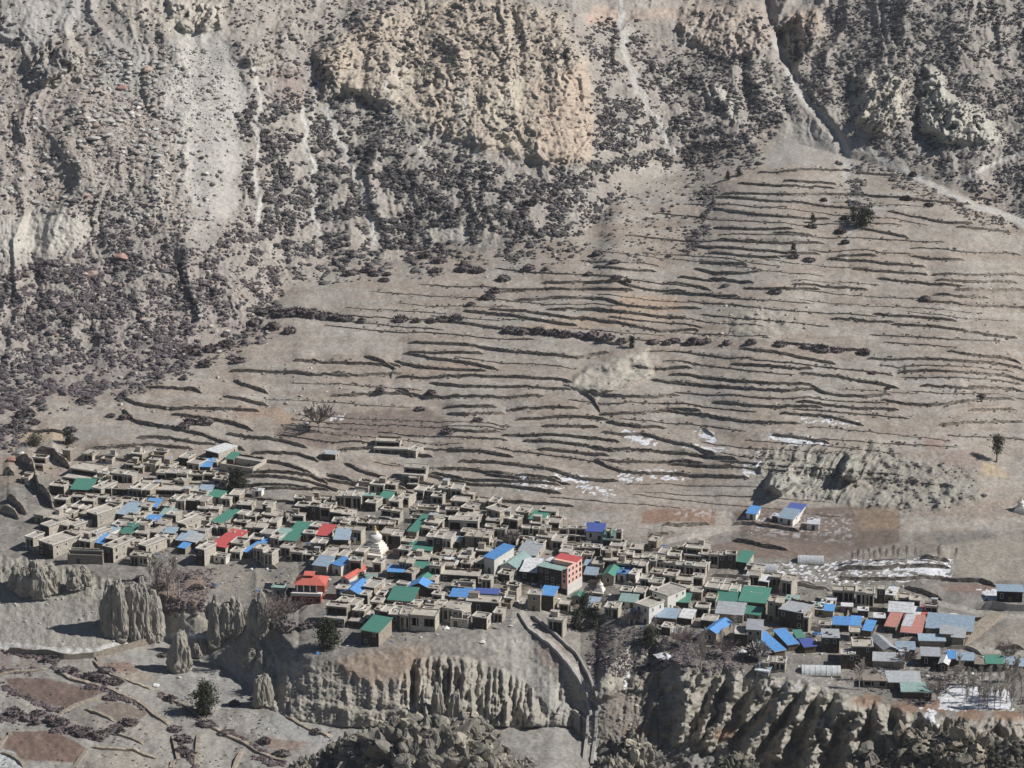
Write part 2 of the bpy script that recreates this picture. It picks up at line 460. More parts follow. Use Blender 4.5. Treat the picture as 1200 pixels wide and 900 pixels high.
def poly_mask(pts, soft=4, warp=8):
    c = crop(pts, soft * 2 + warp)
    u = U[c] + WU[c] * warp * 2; v = V[c] + WV[c] * warp
    inside = np.zeros(u.shape, bool)
    n = len(pts)
    for i in range(n):
        (x1, y1), (x2, y2) = pts[i], pts[(i + 1) % n]
        if y1 == y2: continue
        cond = ((y1 > v) != (y2 > v)) & (u < (x2 - x1) * (v - y1) / (y2 - y1) + x1)
        inside ^= cond
    d = seg_dist(u, v, list(pts) + [pts[0]])
    sd_ = np.where(inside, d, -d)
    return c, smooth(-soft, soft, sd_)
def line_mask(pts, wd, soft=1.2, warp=3):
    c = crop(pts, wd * 2 + soft + warp)
    d = seg_dist(U[c] + WU[c] * warp * 2, V[c] + WV[c] * warp, pts)
    return c, 1 - smooth(wd - soft, wd + soft, d)
UV_MT = smooth(20, -50, V - v5[None, :])         # 0 on the fields, 1 up on the mountain
CL = np.clip((V - vcl[None, :]) / (vf_ - vcl)[None, :], 0, 1)
# --- relief pushed out along the line of sight, in metres of ray length (so what stands at a pixel stays there)
warp = (fbm2(U / 70, V / 70, 11, 3) - .5)
R = np.zeros_like(U)
R += UV_MT * ((fbm2(U / 120, V / 150, 1, 3) - .5) * 26 + (rid2(U / 42 + warp * 2, V / 240 + .3 * warp, 2, 3) - .5) * 9
              + (fbm2(U / 15 + warp, V / 19, 4, 3) - .5) * (1.7 + 2.0 * smooth(140, 0, V)) + (fbm2(U / 4.5, V / 4.5, 5, 2) - .5) * 1.7 + (vn2(U / 1.9, V / 1.9, 6) - .5) * .9)
OUT = [(372, 60), (430, 18), (500, 0), (600, 0), (660, 18), (688, 78), (697, 158), (690, 190), (655, 194), (625, 186), (575, 176), (520, 158), (470, 132), (420, 112), (385, 92)]
c, m = poly_mask(OUT, 9, 9)
ob_u = U[c] * .8 + V[c] * .6 + WU[c] * 40; ob_v = -U[c] * .6 + V[c] * .8 + WV[c] * 40
R[c] += m * (4.5 + (fbm2(ob_u / 34, ob_v / 70, 61, 4) - .5) * 13 + (rid2(ob_u / 9, ob_v / 40, 62, 3) - .6) * 3.6 + (fbm2(ob_u / 2.6, ob_v / 6, 63, 2) - .5) * 2.2)
GULLY = [(898, -10), (905, 30), (925, 75), (945, 115), (985, 165), (990, 205), (1000, 260)]
c, m = line_mask(GULLY, 5, 5, 4); R[c] -= m * 6 * smooth(280, 60, V[c])
c, m = poly_mask([(907, 40), (935, 20), (940, 60), (928, 85), (912, 70)], 5, 3); R[c] -= m * 11
for P_, a in (([(1005, 90), (1030, 78), (1058, 92), (1055, 140), (1030, 155), (1003, 140)], 12), ([(1078, 100), (1084, 80), (1096, 82), (1108, 110), (1150, 130), (1165, 165), (1110, 165), (1085, 150)], 15),
              ([(828, 110), (840, 96), (866, 130), (860, 142), (840, 130)], 7), ([(920, 18), (960, 10), (970, 40), (940, 68), (925, 60)], 14), ([(800, 10), (870, 5), (905, 30), (900, 60), (850, 70), (800, 45)], 10),
              ([(28, 70), (60, 45), (100, 60), (95, 92), (40, 98)], 14), ([(200, 0), (260, 0), (262, 30), (215, 40)], 12), ([(370, 65), (400, 62), (405, 110), (380, 118)], 9), ([(280, 50), (330, 40), (345, 80), (300, 90)], 9)):
    c, m = poly_mask(P_, 6, 7); R[c] += m * (a * .4 + (fbm2((U[c] + .4 * V[c]) / 8 + WU[c] * 3, V[c] / 22, 71, 5) - .5) * a * 1.1 + (fbm2(U[c] / 3, V[c] / 3, 72, 2) - .5) * 2.5)
# eroded bank above the lone tree and the blue house
BANK = [(880, 530), (930, 523), (985, 528), (1030, 520), (1080, 540), (1140, 548), (1150, 585), (1090, 600), (1010, 592), (960, 585), (905, 580)]
c, m = poly_mask(BANK, 8, 8)
R[c] += m * ((rid2((U[c] + .6 * V[c]) / 11 + WU[c] * 1.5, V[c] / 90, 81, 3) - .5) * 5.5 * smooth(1080, 990, U[c]) + (fbm2(U[c] / 13, V[c] / 10, 82, 3) - .5) * (2.5 + 3.5 * smooth(990, 1060, U[c])))
c, m = poly_mask([(898, 572), (905, 556), (925, 548), (932, 566), (915, 580)], 4, 3); R[c] += m * 9
c, m = poly_mask([(985, 560), (993, 534), (1004, 536), (1004, 562)], 3, 2); R[c] += m * 9
c, m = poly_mask([(662, 452), (690, 430), (740, 412), (757, 412), (764, 440), (735, 455), (700, 465)], 4, 5); R[c] += m * (4 + (fbm2(U[c] / 14, V[c] / 7, 83, 4) - .45) * 6)
c, m = poly_mask([(850, 375), (900, 362), (935, 368), (940, 385), (900, 398), (850, 392)], 5, 5); R[c] += m * ((fbm2(U[c] / 12, V[c] / 9, 84, 3) - .4) * 4.5)
# cliffs of the village terrace: flutes, fins and gullies
env = np.clip(CL, 0, 1) ** .45 * (1 - CL) ** .22 * ((CL > 0) & (CL < 1))
env *= np.where(U < 300, smooth(.34, .2, CL), 1)
ampc = tab(us, [(-250, 3), (100, 3), (115, .6), (235, .6), (250, 3), (300, 3), (330, 1.0), (465, 1.2), (485, 6), (610, 5), (650, 3), (668, .4), (715, .3), (735, 1), (790, 3), (980, 3), (1040, 5), (1450, 6)])
slant = tab(us, [(-250, 0), (300, -.05), (700, .1), (780, .55), (950, .5), (1020, .15), (1450, .05)])
PH = U + slant[None, :] * (V - vt_[None, :])
PH = PH + WU * 5
wl = tab(us, [(-250, 18), (300, 17), (480, 13), (640, 15), (780, 24), (900, 30), (1000, 36), (1450, 34)])
fl = rid2(np.cumsum(np.r_[us[0] / wl[0], np.diff(us) / wl[1:]])[None, :] + (PH - U) / wl[None, :], V / 130.0, 91, 3, .55)
ampc = ampc * (.55 + .9 * fbm2(us / 28, us * 0, 97, 2))
R += env * ampc[None, :] * ((fl - .55) * 4.0 + (fbm2(PH / 5, V / 9, 92, 3) - .5) * 1.3) + env * ((fbm2(U / 2.6, V / 2.2, 93, 3) - .5) * 2.2 + (fbm2(U / 24, V / 20, 94, 3) - .5) * 7)
# clay fins that run down the broken cliff
FINS = [([(813, 786), (800, 837), (790, 867)], 7, 9), ([(830, 783), (817, 810), (807, 837), (795, 866)], 7, 11), ([(865, 786), (853, 823), (840, 857), (831, 874)], 9, 15), ([(847, 796), (830, 837), (818, 864)], 7, 10), ([(909, 790), (887, 817), (873, 839)], 10, 13),
        ([(930, 805), (907, 837), (890, 863), (872, 888)], 11, 16), ([(949, 804), (933, 837), (920, 866), (912, 885)], 9, 13), ([(968, 808), (960, 837), (952, 862)], 9, 11), ([(992, 818), (972, 848), (955, 885), (945, 915)], 13, 16), ([(1005, 820), (1000, 860), (994, 915)], 18, 12), ([(1030, 826), (1034, 870), (1032, 915)], 14, 11), ([(1062, 832), (1058, 870), (1052, 910)], 12, 10), ([(1092, 842), (1088, 880), (1085, 915)], 12, 9), ([(1140, 845), (1148, 880), (1150, 915)], 18, 9), ([(1185, 842), (1190, 880), (1190, 915)], 16, 9), ([(775, 770), (745, 800), (720, 812), (706, 818)], 8, 5)]
for pts, wd, amp in FINS:
    c = crop(pts, 30)
    d = seg_dist(U[c] + WU[c] * 13 + (fbm2(U[c] / 4, V[c] / 5, 95, 2) - .5) * 3.5, V[c] + WV[c] * 9, pts)
    pr = np.clip(1 - d / wd, 0, 1) ** .8
    fade = smooth(-.02, .12, CL[c]) if pts[0][0] > 780 else 1
    R[c] += pr * amp * fade * (.32 + .66 * fbm2(U[c] / 7, V[c] / 7, 96, 2))
R += env * (U > 770) * ((fbm2(PH / 13, V / 16, 98, 4) - .5) * 14)
# horizontal strata ledge low on the middle cliff
R += env * ((U > 340) & (U < 680)) * smooth(.62, .7, CL) * 2.5
R = np.where(UV_MT > 0, R, R)
c, m = poly_mask([(225, 60), (262, 40), (285, 80), (282, 180), (275, 240), (242, 295), (222, 285), (225, 200)], 9, 10)
R[c] = R[c] * (1 - .8 * m) + m * .8 * ((fbm2(U[c] / 120, V[c] / 150, 1, 3) - .5) * 26)
RAY2 = RAY - R
# --- small vertical relief
ZOFF = (1 - UV_MT) * (V < vt_[None, :]) * ((fbm2(U / 80, V / 26, 21, 3) - .5) * 2.2 * smooth(640, 520, V) + (fbm2(U / 9, V / 5, 22, 3) - .5) * .55)
ZOFF += (V > vf_[None, :] - 8) * ((fbm2(U / 30, V / 18, 23, 3) - .5) * 1.6 + (fbm2(U / 7, V / 5, 24, 2) - .5) * .5)
ZOFF += ((V > vt_[None, :]) & (V < vf_[None, :])) * (fbm2(U / 6, V / 5, 25, 3) - .5) * 1.0
# --- terraces: (photo tile origin x, y, scale) and lines traced there; ground behind each line is raised
WALLS = []
def trace(ox, oy, sc, h, lines):
    for ln in lines:
        nums = [float(x) for x in ln.split()]
        WALLS.append(([(ox + nums[i] / sc, oy + nums[i + 1] / sc) for i in range(0, len(nums), 2)], h))
trace(400, 280, 3, 1.9, """780 160 880 165 980 158 1010 172 1100 185 1200 198|610 190 700 182 800 185 900 182 980 185|640 220 750 212 860 215 940 225 990 245 1060 255 1130 260 1200 255|480 265 580 275 680 290 780 305
590 260 700 268 800 285 900 295 980 305 1040 320 1120 335 1200 330|420 300 500 310 560 320 640 325 740 340 840 345 900 360 960 370|270 370 380 378 480 385 540 392 620 405 740 415 830 420 880 410|235 405 330 410 450 410
210 435 280 455 380 468 470 472|260 412 340 430 420 445 480 455|80 415 130 435 190 460 180 490|200 530 250 555|210 492 320 495 430 490 560 490 660 498 770 500|370 520 430 530 520 530 640 530 740 530|210 545 300 560 420 565 560 565 640 560
0 440 80 445 160 445|0 485 80 485 150 480|0 557 60 553 140 550|390 600 450 605 520 600|390 625 440 632 500 625|620 605 720 600 800 600|660 635 760 630 860 632 920 635|850 540 890 570 910 610|930 640 980 655 1050 670 1120 670
870 535 930 555 1000 560 1100 565 1150 560|980 620 1060 618 1150 612 1200 615|1080 455 1140 465 1200 465|1090 495 1140 510 1200 515|730 665 800 665 860 665|430 685 480 690 530 685|700 720 760 725 830 735 920 745|720 750 800 755 890 762
430 755 500 760 560 770|460 795 560 800 660 812 740 825 840 845 930 850|400 820 470 820 520 835 580 850 640 865 740 860|350 850 400 860 500 870 600 875 700 890|985 690 1060 690 1120 710 1200 735|945 745 1020 745 1100 755 1200 765
890 775 930 800 990 820 1080 830 1200 830|1000 790 1080 790 1200 795|930 108 1040 115|790 255 900 258 990 270|1010 270 1100 285 1170 290|0 745 80 740 160 745 260 760|0 860 80 865 180 880|640 700 780 705 900 712""".replace("\n", "|").split("|"))
trace(800, 280, 3, 1.8, """0 170 60 175 100 190|0 200 60 203 130 205|90 32 160 42 250 45 330 50 410 52|130 60 200 65 290 68|275 20 360 22 450 20|75 90 160 92|65 115 120 125 200 122 255 115|0 145 60 148|110 145 200 152|270 178 340 178 410 180|440 170 540 175 620 180
600 70 670 72|620 85 700 95 770 100 830 102|650 112 740 122 830 128|760 148 850 155 920 163|850 70 940 75|910 132 1050 135 1140 130|950 155 1060 160 1180 160|990 185 1100 187 1200 185|920 205 1000 212 1060 215|900 235 960 238|1000 240 1100 242 1180 245
700 275 780 280 850 285 900 290|750 305 830 310 900 315 960 322|590 288 690 295|720 425 800 428 900 432 1000 438 1100 445 1200 460|1000 410 1100 425 1190 440|1030 335 1110 350 1130 350|780 470 870 475 980 482 1100 488 1200 495
250 395 330 405 420 425 500 440|225 450 320 458 440 465|470 485 540 492 610 502 700 520|0 490 100 495 200 508 300 518 390 520|0 515 120 525 250 535 370 540 450 535|450 520 490 545 560 560 640 562 720 555|130 580 220 588 330 595 420 600
450 588 530 597 610 605 740 605|710 575 780 583 870 590 960 580 1060 572 1150 572|0 620 100 632 200 640 300 648 365 650|415 625 500 632 570 645 620 660|330 690 400 705 470 718 500 725|70 670 110 695|920 655 1020 648 1100 648 1200 648
0 765 80 770 150 780|0 800 80 803 150 805|0 830 100 838 200 845|1050 605 1150 605|1040 530 1120 535 1200 540|860 525 960 530|400 378 500 385 580 390""".replace("\n", "|").split("|"))
trace(800, 0, 3, 1.7, """250 655 330 660 430 665 520 668|415 645 490 648|210 690 300 692 400 695 500 690 600 690|170 700 280 710 400 718 500 730 620 740|130 740 250 760 350 768 440 770|130 800 230 812 330 815|340 830 440 835|280 610 380 605 480 600 540 600
630 610 720 615|640 690 720 700 810 705|661 815 740 830|150 850 220 855|280 860 380 862|860 710 960 715|780 760 880 775 980 785|1000 800 1120 815""".replace("\n", "|").split("|"))
trace(0, 280, 3, 2.0, """515 525 580 530 680 535 710 550|430 560 480 580 540 595 620 605 720 605 820 605 900 610|430 600 470 640 540 665 640 680 720 695 800 720 860 745|600 620 700 630 800 645 890 680|820 495 860 515 900 530|860 465 950 465 1040 470 1100 485 1200 488
840 695 920 705 1000 715 1080 740|480 712 560 712 660 718 760 720|290 750 300 765 380 778 480 785 600 788 720 785|300 745 420 740 540 738 680 740|50 680 130 680 230 685|820 570 890 580|1100 435 1200 440|930 790 1010 810 1080 840 1150 870
950 760 1050 765 1120 790|900 835 1000 838 1100 850|860 870 950 875 1040 880""".replace("\n", "|").split("|"))
trace(0, 510, 6, 4.0, """255 125 370 140 420 190 490 235|110 180 190 200 230 260 270 390 330 430 370 520|20 280 100 290|50 470 130 520 180 560|0 540 80 560 130 590""".replace("\n", "|").split("|"))
trace(760, 590, 6, 2.2, """590 150 660 150 780 160 900 175 1060 195|590 265 700 280 800 300 980 330|0 235 90 230 200 215|0 330 120 340 300 330 420 320|100 170 300 160 430 150""".replace("\n", "|").split("|"))
trace(1000, 640, 6, 2.4, """0 240 150 238 300 240 500 240 650 236|0 175 200 178 420 160 680 160|470 105 560 115 680 110|360 290 500 330 620 380|620 245 760 245 900 250 1000 285|1000 720 1200 730""".replace("\n", "|").split("|"))
trace(300, 540, 6, 1.8, """0 130 200 150 420 180 520 200|0 200 200 205 400 210|500 110 620 150 780 190|620 30 720 80 900 140|1020 180 1200 190|0 275 120 285""".replace("\n", "|").split("|"))
trace(450, 560, 6, 1.8, """100 65 300 75 520 80|420 10 560 40 900 50 1200 60|750 10 900 30 1200 45|90 130 300 150 500 170|700 150 900 170 1200 190|220 210 400 215""".replace("\n", "|").split("|"))
_rw = random.Random(5)
def _near(u, v, dv):
    for (pts, h) in WALLS:
        if pts[0][0] - 6 <= u <= pts[-1][0] + 6:
            vv = np.interp(u, [p[0] for p in pts], [p[1] for p in pts])
            if abs(vv - v) < dv: return True
    return False
_keep = [(560, 400, 760, 470), (840, 355, 950, 402), (875, 520, 1150, 605)]
_n = 0
for _ in range(9000):
    if _n >= 72: break
    u = _rw.uniform(330, 1190); v = _rw.uniform(215, 590)
    lo = np.interp(u, [330, 450, 700, 800, 900, 1000, 1200], [440, 330, 300, 215, 205, 215, 290]); hi = np.interp(u, [330, 500, 700, 860, 1200], [540, 565, 598, 560, 520])
    if not lo < v < hi or any(a - 8 < u < c_ + 8 and b < v < d for (a, b, c_, d) in _keep): continue
    L = _rw.uniform(60, 260); sl = np.interp(u, [330, 700, 900, 1200], [.06, .06, .05, .02]) + _rw.uniform(-.02, .05)
    pts = [(u + L * k / 5, v + sl * L * k / 5 + _rw.uniform(-.6, .6)) for k in range(6)]
    if pts[-1][0] > 1205 or any(_near(p[0], p[1], 4.6) for p in pts): continue
    WALLS.append((pts, _rw.choice([.5, .6, .8, 1.0]))); _n += 1
for (pts, h) in WALLS:
    if h < 3 and pts[0][1] < 590 and pts[0][0] > 260:
        for e in (0, -1):
            k = 1 if e == 0 else -2; sl = (pts[e][1] - pts[k][1]) / (pts[e][0] - pts[k][0] + 1e-6); dx = _rw.uniform(5, 26) * (-1 if e == 0 else 1)
            if abs(sl) < .3 and pts[e][0] + dx < 1215: pts[e] = (pts[e][0] + dx, pts[e][1] + sl * dx)
for (pts, h) in WALLS:
    for e in (0, -1):
        if any(abs(pts[e][0] - q) < 1.5 for q in (400, 800, 1000, 450, 500, 650, 300)):
            dx = _rw.uniform(4, 42) * (-1 if e == 0 else 1); k = 1 if e == 0 else -2
            sl = (pts[e][1] - pts[k][1]) / (pts[e][0] - pts[k][0] + 1e-6)
            if abs(sl) < .5: pts[e] = (pts[e][0] + dx, pts[e][1] + sl * dx)
for (pts, h) in WALLS:
    u0, u1 = pts[0][0], pts[-1][0]
    if u1 < u0: continue
    i0, i1 = np.searchsorted(us, u0), np.searchsorted(us, u1)
    if i1 - i0 < 3: continue
    uu = us[i0:i1]; vw = np.interp(uu, [p[0] for p in pts], [p[1] for p in pts])
    tp = np.clip(np.minimum(uu - u0, u1 - uu) / 20, 0, 1) ** .7 * (h * (.8 if h > 3 else .6))
    j0 = np.searchsorted(vs, vw.min() - 70); j1 = np.searchsorted(vs, vw.max() + 2)
    d = vw[None, :] - V[j0:j1, i0:i1]
    Ld = 13 if h < 3 else 18
    ZOFF[j0:j1, i0:i1] += np.where(d > 0, tp[None, :] * np.exp(-np.maximum(d - 1, 0) / Ld), 0)

# --- colour of the ground
A = np.zeros(U.shape + (3,))
def C3(*c): return np.array(c)
n1 = fbm2(U / 60, V / 40, 31, 4)[..., None]; n2 = fbm2(U / 14, V / 9, 32, 4)[..., None]; n3 = fbm2(U / 5, V / 30, 33, 3)[..., None]; n4 = fbm2(U / 3.0, V / 2.2, 34, 2)[..., None]
mt = C3(.30, .27, .24) * (1 - n1) + C3(.345, .305, .262) * n1
mt = mt * (.78 + .44 * n2) * (.88 + .24 * n4)
fd = C3(.355, .318, .276) * (1 - n1) + C3(.375, .31, .252) * n1
n5 = fbm2(U / 55, V / 7, 36, 2)[..., None]
fd = fd * (1 + (n5 - .5) * np.array([.12, .30, .42]) * -1.0) * (.86 + .28 * fbm2(U / 40, V / 7, 37, 3)[..., None])
fd = fd * (.86 + .25 * n2) * (.84 + .3 * n4)
vg = C3(.285, .26, .228) * (.6 + .75 * n2) * (.8 + .4 * n4)
cf = (C3(.34, .315, .265) * (1 - n1) + C3(.40, .36, .295) * n1) * (.8 + .4 * n3) * (.85 + .3 * n4)
fl_ = C3(.335, .312, .28) * (.72 + .55 * n2) * (.9 + .2 * n4)
k = UV_MT[..., None]
A = fd * (1 - k) + mt * k
vil = smooth(0, 14, V - (v4 + 5)[None, :])[..., None]
A = A * (1 - vil) + vg * vil
ic = ((V > vcl[None, :] + 1) & (V < vf_[None, :] + 2))[..., None] * 1.0
A = A * (1 - ic) + cf * ic
ifl = (V >= vf_[None, :])[..., None] * 1.0
A = A * (1 - ifl) + fl_ * ifl
# low field belt on the left is village-free
CLS = np.where(UV_MT > .5, 0, 1)
CLS = np.where(V > (v4 + 10)[None, :], 2, CLS)
CLS = np.where((V > vcl[None, :]) & (V < vf_[None, :]), 3, CLS)
CLS = np.where(V >= vf_[None, :], 4, CLS)
def paint(mask, colr, s=1.0, cls=None, var=.2):
    c, m = mask
    mm = (m * s)[..., None]
    A[c] = A[c] * (1 - mm) + np.array(colr) * (1 - var / 2 + var * n2[c]) * (.93 + .14 * n4[c]) * mm
    if cls is not None: CLS[c] = np.where(m > .5, cls, CLS[c])
pm, lm = poly_mask, line_mask
# mountain
paint(pm([(0, 0), (110, 0), (100, 30), (40, 60), (0, 50)], 10, 14), (.36, .345, .33), .7)
paint(pm([(130, 0), (265, 0), (262, 35), (215, 42), (150, 30)], 6, 10), (.44, .395, .325), .8)
paint(pm([(0, 100), (40, 90), (120, 100), (180, 140), (160, 200), (90, 230), (0, 215)], 20, 20), (.33, .275, .24), .55)
paint(pm([(110, 50), (160, 45), (185, 80), (150, 110), (115, 90)], 14, 14), (.30, .295, .29), .6)
paint(pm([(205, 40), (262, 35), (285, 80), (282, 180), (275, 240), (242, 295), (222, 285), (215, 200), (190, 120)], 9, 12), (.44, .415, .375), .85)
paint(pm([(0, 255), (90, 250), (110, 270), (85, 300), (30, 310), (0, 330)], 7, 8), (.45, .42, .365), .85)
paint(pm([(0, 300), (100, 290), (150, 250), (290, 260), (310, 320), (290, 400), (130, 460), (0, 470)], 16, 16), (.29, .25, .225), .6)
paint(pm([(320, 80), (350, 82), (356, 120), (330, 125)], 6, 6), (.29, .215, .19), .7)
paint(pm([(395, 65), (420, 45), (480, 22), (488, 36), (440, 60), (400, 85)], 5, 5), (.44, .31, .235), .75)
paint(pm([(500, 12), (545, -5), (555, 8), (505, 28)], 4, 5), (.44, .31, .24), .7)
paint(pm([(686, 20), (700, 5), (725, 12), (722, 32), (690, 30)], 4, 4), (.46, .32, .25), .75)
paint(pm([(735, 12), (795, 8), (800, 24), (740, 24)], 4, 4), (.43, .31, .245), .6)
paint(pm([(800, 0), (895, 5), (906, 40), (890, 60), (800, 62)], 8, 9), (.40, .315, .255), .65)
paint(pm([(920, 16), (962, 10), (968, 36), (935, 60)], 5, 6), (.41, .31, .245), .7)
paint(pm(OUT, 6, 9), (.43, .355, .27), .85)
paint(pm([(630, 95), (690, 70), (696, 150), (690, 190), (640, 192), (625, 150)], 6, 7), (.46, .355, .27), .8)
paint(pm([(570, 135), (590, 100), (620, 85), (610, 120), (585, 160)], 4, 5), (.52, .46, .35), .7)
paint(pm([(450, 90), (470, 60), (485, 95), (460, 130), (448, 120)], 4, 5), (.46, .41, .33), .6)
paint(pm([(535, 100), (548, 90), (550, 150), (540, 150)], 3, 4), (.5, .465, .385), .6)
paint(pm([(1000, 92), (1028, 78), (1060, 95), (1060, 145), (1030, 158), (1000, 140)], 6, 8), (.46, .415, .335), .75)
paint(pm([(1078, 100), (1083, 79), (1096, 80), (1112, 110), (1155, 135), (1180, 170), (1110, 175), (1085, 155)], 6, 8), (.47, .445, .375), .75)
paint(pm([(828, 112), (838, 95), (866, 130), (862, 145)], 4, 4), (.47, .44, .38), .7)
paint(lm([(985, 165), (990, 205), (1003, 250), (992, 290), (993, 345)], 2.2, 1.4, 5), (.43, .415, .38), .85, 7)
paint(pm([(903, 180), (920, 145), (950, 140), (980, 165), (985, 190), (900, 198)], 5, 5), (.38, .35, .315), .8)
for pts, wd in (([(385, 128), (400, 170), (420, 210), (436, 255), (440, 285)], 2.6), ([(300, 80), (302, 150), (299, 200), (305, 260)], 1.5), ([(352, 130), (366, 190), (369, 250), (376, 282)], 2.0), ([(366, 80), (372, 120), (362, 150)], 1.5),
                ([(726, 0), (733, 40), (737, 80), (762, 130), (790, 178)], 2.6), ([(570, 190), (575, 225)], 1.2), ([(450, 95), (455, 130), (500, 180)], 1.5), ([(540, 150), (560, 170), (572, 215)], 1.4),
                ([(905, 45), (925, 75), (930, 95), (945, 118), (985, 162), (993, 185), (990, 205)], 3.2), ([(1130, 210), (1165, 192), (1210, 176)], 1.6), ([(1010, 175), (1065, 203), (1120, 232), (1210, 266)], 3.0), ([(820, 20), (800, 60), (785, 110)], 1.0)):
    paint(lm(pts, wd * 1.3, 1.6, 7), (.46, .44, .405), .95, 7 if wd > 2.5 else None)
# fields
for poly, colr in (([(500, 268), (551, 266), (552, 282), (505, 284)], (.42, .385, .33)), ([(740, 195), (800, 190), (830, 200), (760, 212)], (.40, .37, .325)), ([(610, 385), (760, 360), (790, 380), (640, 395)], (.40, .305, .225)),
                   ([(730, 345), (800, 352), (800, 372), (720, 366)], (.42, .30, .21)), ([(465, 430), (560, 425), (560, 438), (470, 446)], (.37, .28, .215)), ([(270, 480), (330, 478), (330, 492), (280, 490)], (.37, .255, .19)),
                   ([(320, 480), (350, 488), (350, 500), (325, 498)], (.40, .29, .2)), ([(390, 485), (500, 478), (530, 500), (500, 515), (400, 512), (380, 498)], (.235, .18, .15)), ([(320, 505), (360, 500), (410, 510), (380, 525), (330, 520)], (.24, .185, .155)),
                   ([(1080, 515), (1110, 512), (1108, 528), (1085, 528)], (.35, .255, .21)), ([(1105, 530), (1150, 525), (1155, 548), (1115, 550)], (.33, .255, .215)), ([(1150, 540), (1170, 545), (1185, 560), (1150, 556)], (.46, .35, .225)),
                   ([(755, 598), (800, 595), (840, 598), (838, 615), (752, 614)], (.29, .17, .115)), ([(860, 600), (1055, 590), (1055, 640), (1000, 645), (870, 630)], (.19, .14, .112)), ([(1000, 598), (1055, 594), (1054, 618), (1010, 622)], (.27, .195, .13)),
                   ([(820, 640), (880, 632), (1000, 640), (1000, 655), (830, 655)], (.24, .175, .14)), ([(15, 508), (75, 506), (75, 518), (20, 520)], (.46, .36, .23)), ([(0, 535), (40, 528), (60, 550), (20, 570), (0, 570)], (.33, .265, .205)),
                   ([(50, 545), (120, 552), (200, 548), (215, 556), (60, 560)], (.33, .265, .225)), ([(960, 655), (1090, 630), (1110, 650), (1000, 662)], (.3, .26, .22)), ([(1100, 640), (1200, 625), (1200, 680), (1120, 680)], (.37, .33, .27)),
                   ([(1100, 686), (1165, 684), (1165, 695), (1110, 695)], (.3, .2, .16)), ([(1090, 712), (1150, 725), (1145, 738), (1090, 735)], (.37, .33, .28)), ([(1130, 760), (1200, 725), (1200, 770), (1140, 768)], (.34, .295, .245)),
                   ([(345, 580), (510, 560), (600, 590), (560, 600), (380, 590)], (.33, .285, .24)), ([(910, 330), (960, 320), (970, 360), (940, 372)], (.42, .37, .31))):
    paint(pm(poly, 2.5, 3), colr, .92)
paint(pm([(668, 455), (690, 432), (735, 412), (757, 412), (764, 442), (720, 452), (700, 462), (690, 455), (675, 462)], 4, 5), (.47, .43, .35), .85)
paint(pm([(848, 372), (890, 360), (935, 366), (945, 345), (955, 352), (940, 388), (900, 400), (850, 394)], 5, 6), (.43, .39, .325), .7)
paint(pm(BANK, 6, 7), (.30, .285, .24), .7)
paint(pm([(900, 575), (905, 556), (930, 545), (960, 540), (940, 580)], 5, 5), (.36, .35, .295), .7)
for x in (950, 968, 986, 1000): paint(lm([(x, 535), (x - 22, 580)], 2.2, 1.5, 4), (.40, .385, .33), .8)
for pts, wd in (([(1047, 435), (1050, 450), (1040, 462)], 1.2), ([(990, 280), (993, 310), (990, 340)], 1.5), ([(1005, 270), (990, 300), (995, 345)], 1.4), ([(380, 560), (340, 548), (310, 540)], 1.8), ([(770, 640), (830, 625), (870, 612)], 4.0), ([(500, 515), (495, 540), (505, 552)], 2)):
    paint(lm(pts, wd, 1.2, 3), (.41, .375, .32), .8, 7)
# village floor and slopes
paint(pm([(0, 690), (60, 680), (120, 720), (140, 760), (0, 762)], 12, 8), (.355, .33, .29), .9)
paint(pm([(182, 672), (240, 668), (248, 690), (236, 715), (195, 718), (180, 700)], 6, 6), (.29, .2, .155), .85)
paint(pm([(215, 645), (300, 650), (335, 680), (300, 705), (250, 690)], 8, 7), (.34, .30, .255), .7)
paint(pm([(150, 770), (240, 760), (300, 790), (290, 830), (230, 820)], 8, 7), (.335, .325, .31), .8)
paint(pm([(300, 835), (345, 845), (420, 858), (400, 880), (300, 862)], 6, 5), (.36, .355, .34), .9)
paint(pm([(410, 770), (500, 752), (520, 790), (440, 800), (400, 790)], 9, 7), (.36, .285, .22), .75)
paint(pm([(560, 745), (600, 735), (660, 800), (650, 850), (600, 800)], 8, 7), (.42, .39, .34), .85)
paint(pm([(620, 755), (660, 755), (672, 790), (640, 790)], 6, 5), (.36, .275, .22), .7)
paint(pm([(625, 795), (665, 775), (690, 800), (680, 860), (650, 840)], 6, 5), (.38, .35, .30), .8)
paint(pm([(640, 845), (690, 850), (690, 900), (560, 900), (560, 870)], 6, 5), (.335, .315, .285), .8)
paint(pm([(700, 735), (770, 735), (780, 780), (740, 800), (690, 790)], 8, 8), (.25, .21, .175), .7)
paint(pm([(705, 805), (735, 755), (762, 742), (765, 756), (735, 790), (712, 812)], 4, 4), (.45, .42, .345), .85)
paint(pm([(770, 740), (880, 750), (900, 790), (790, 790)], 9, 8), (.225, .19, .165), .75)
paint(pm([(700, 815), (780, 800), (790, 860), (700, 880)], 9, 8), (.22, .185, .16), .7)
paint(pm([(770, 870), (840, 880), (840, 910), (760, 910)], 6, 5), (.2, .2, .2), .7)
paint(pm([(960, 735), (1120, 740), (1120, 800), (960, 800)], 10, 8), (.27, .235, .2), .6)
for x, y in ((1015, 822), (1060, 830), (1135, 838), (1180, 838), (1095, 830), (745, 860), (852, 862)):
    paint(pm([(x - 16, y - 4), (x, y - 9), (x + 20, y - 3), (x + 14, y + 7), (x - 12, y + 6)], 4, 5), (.33, .19, .11), .75)
paint(pm([(380, 660), (440, 655), (470, 690), (450, 700), (410, 690)], 6, 5), (.40, .365, .31), .7)
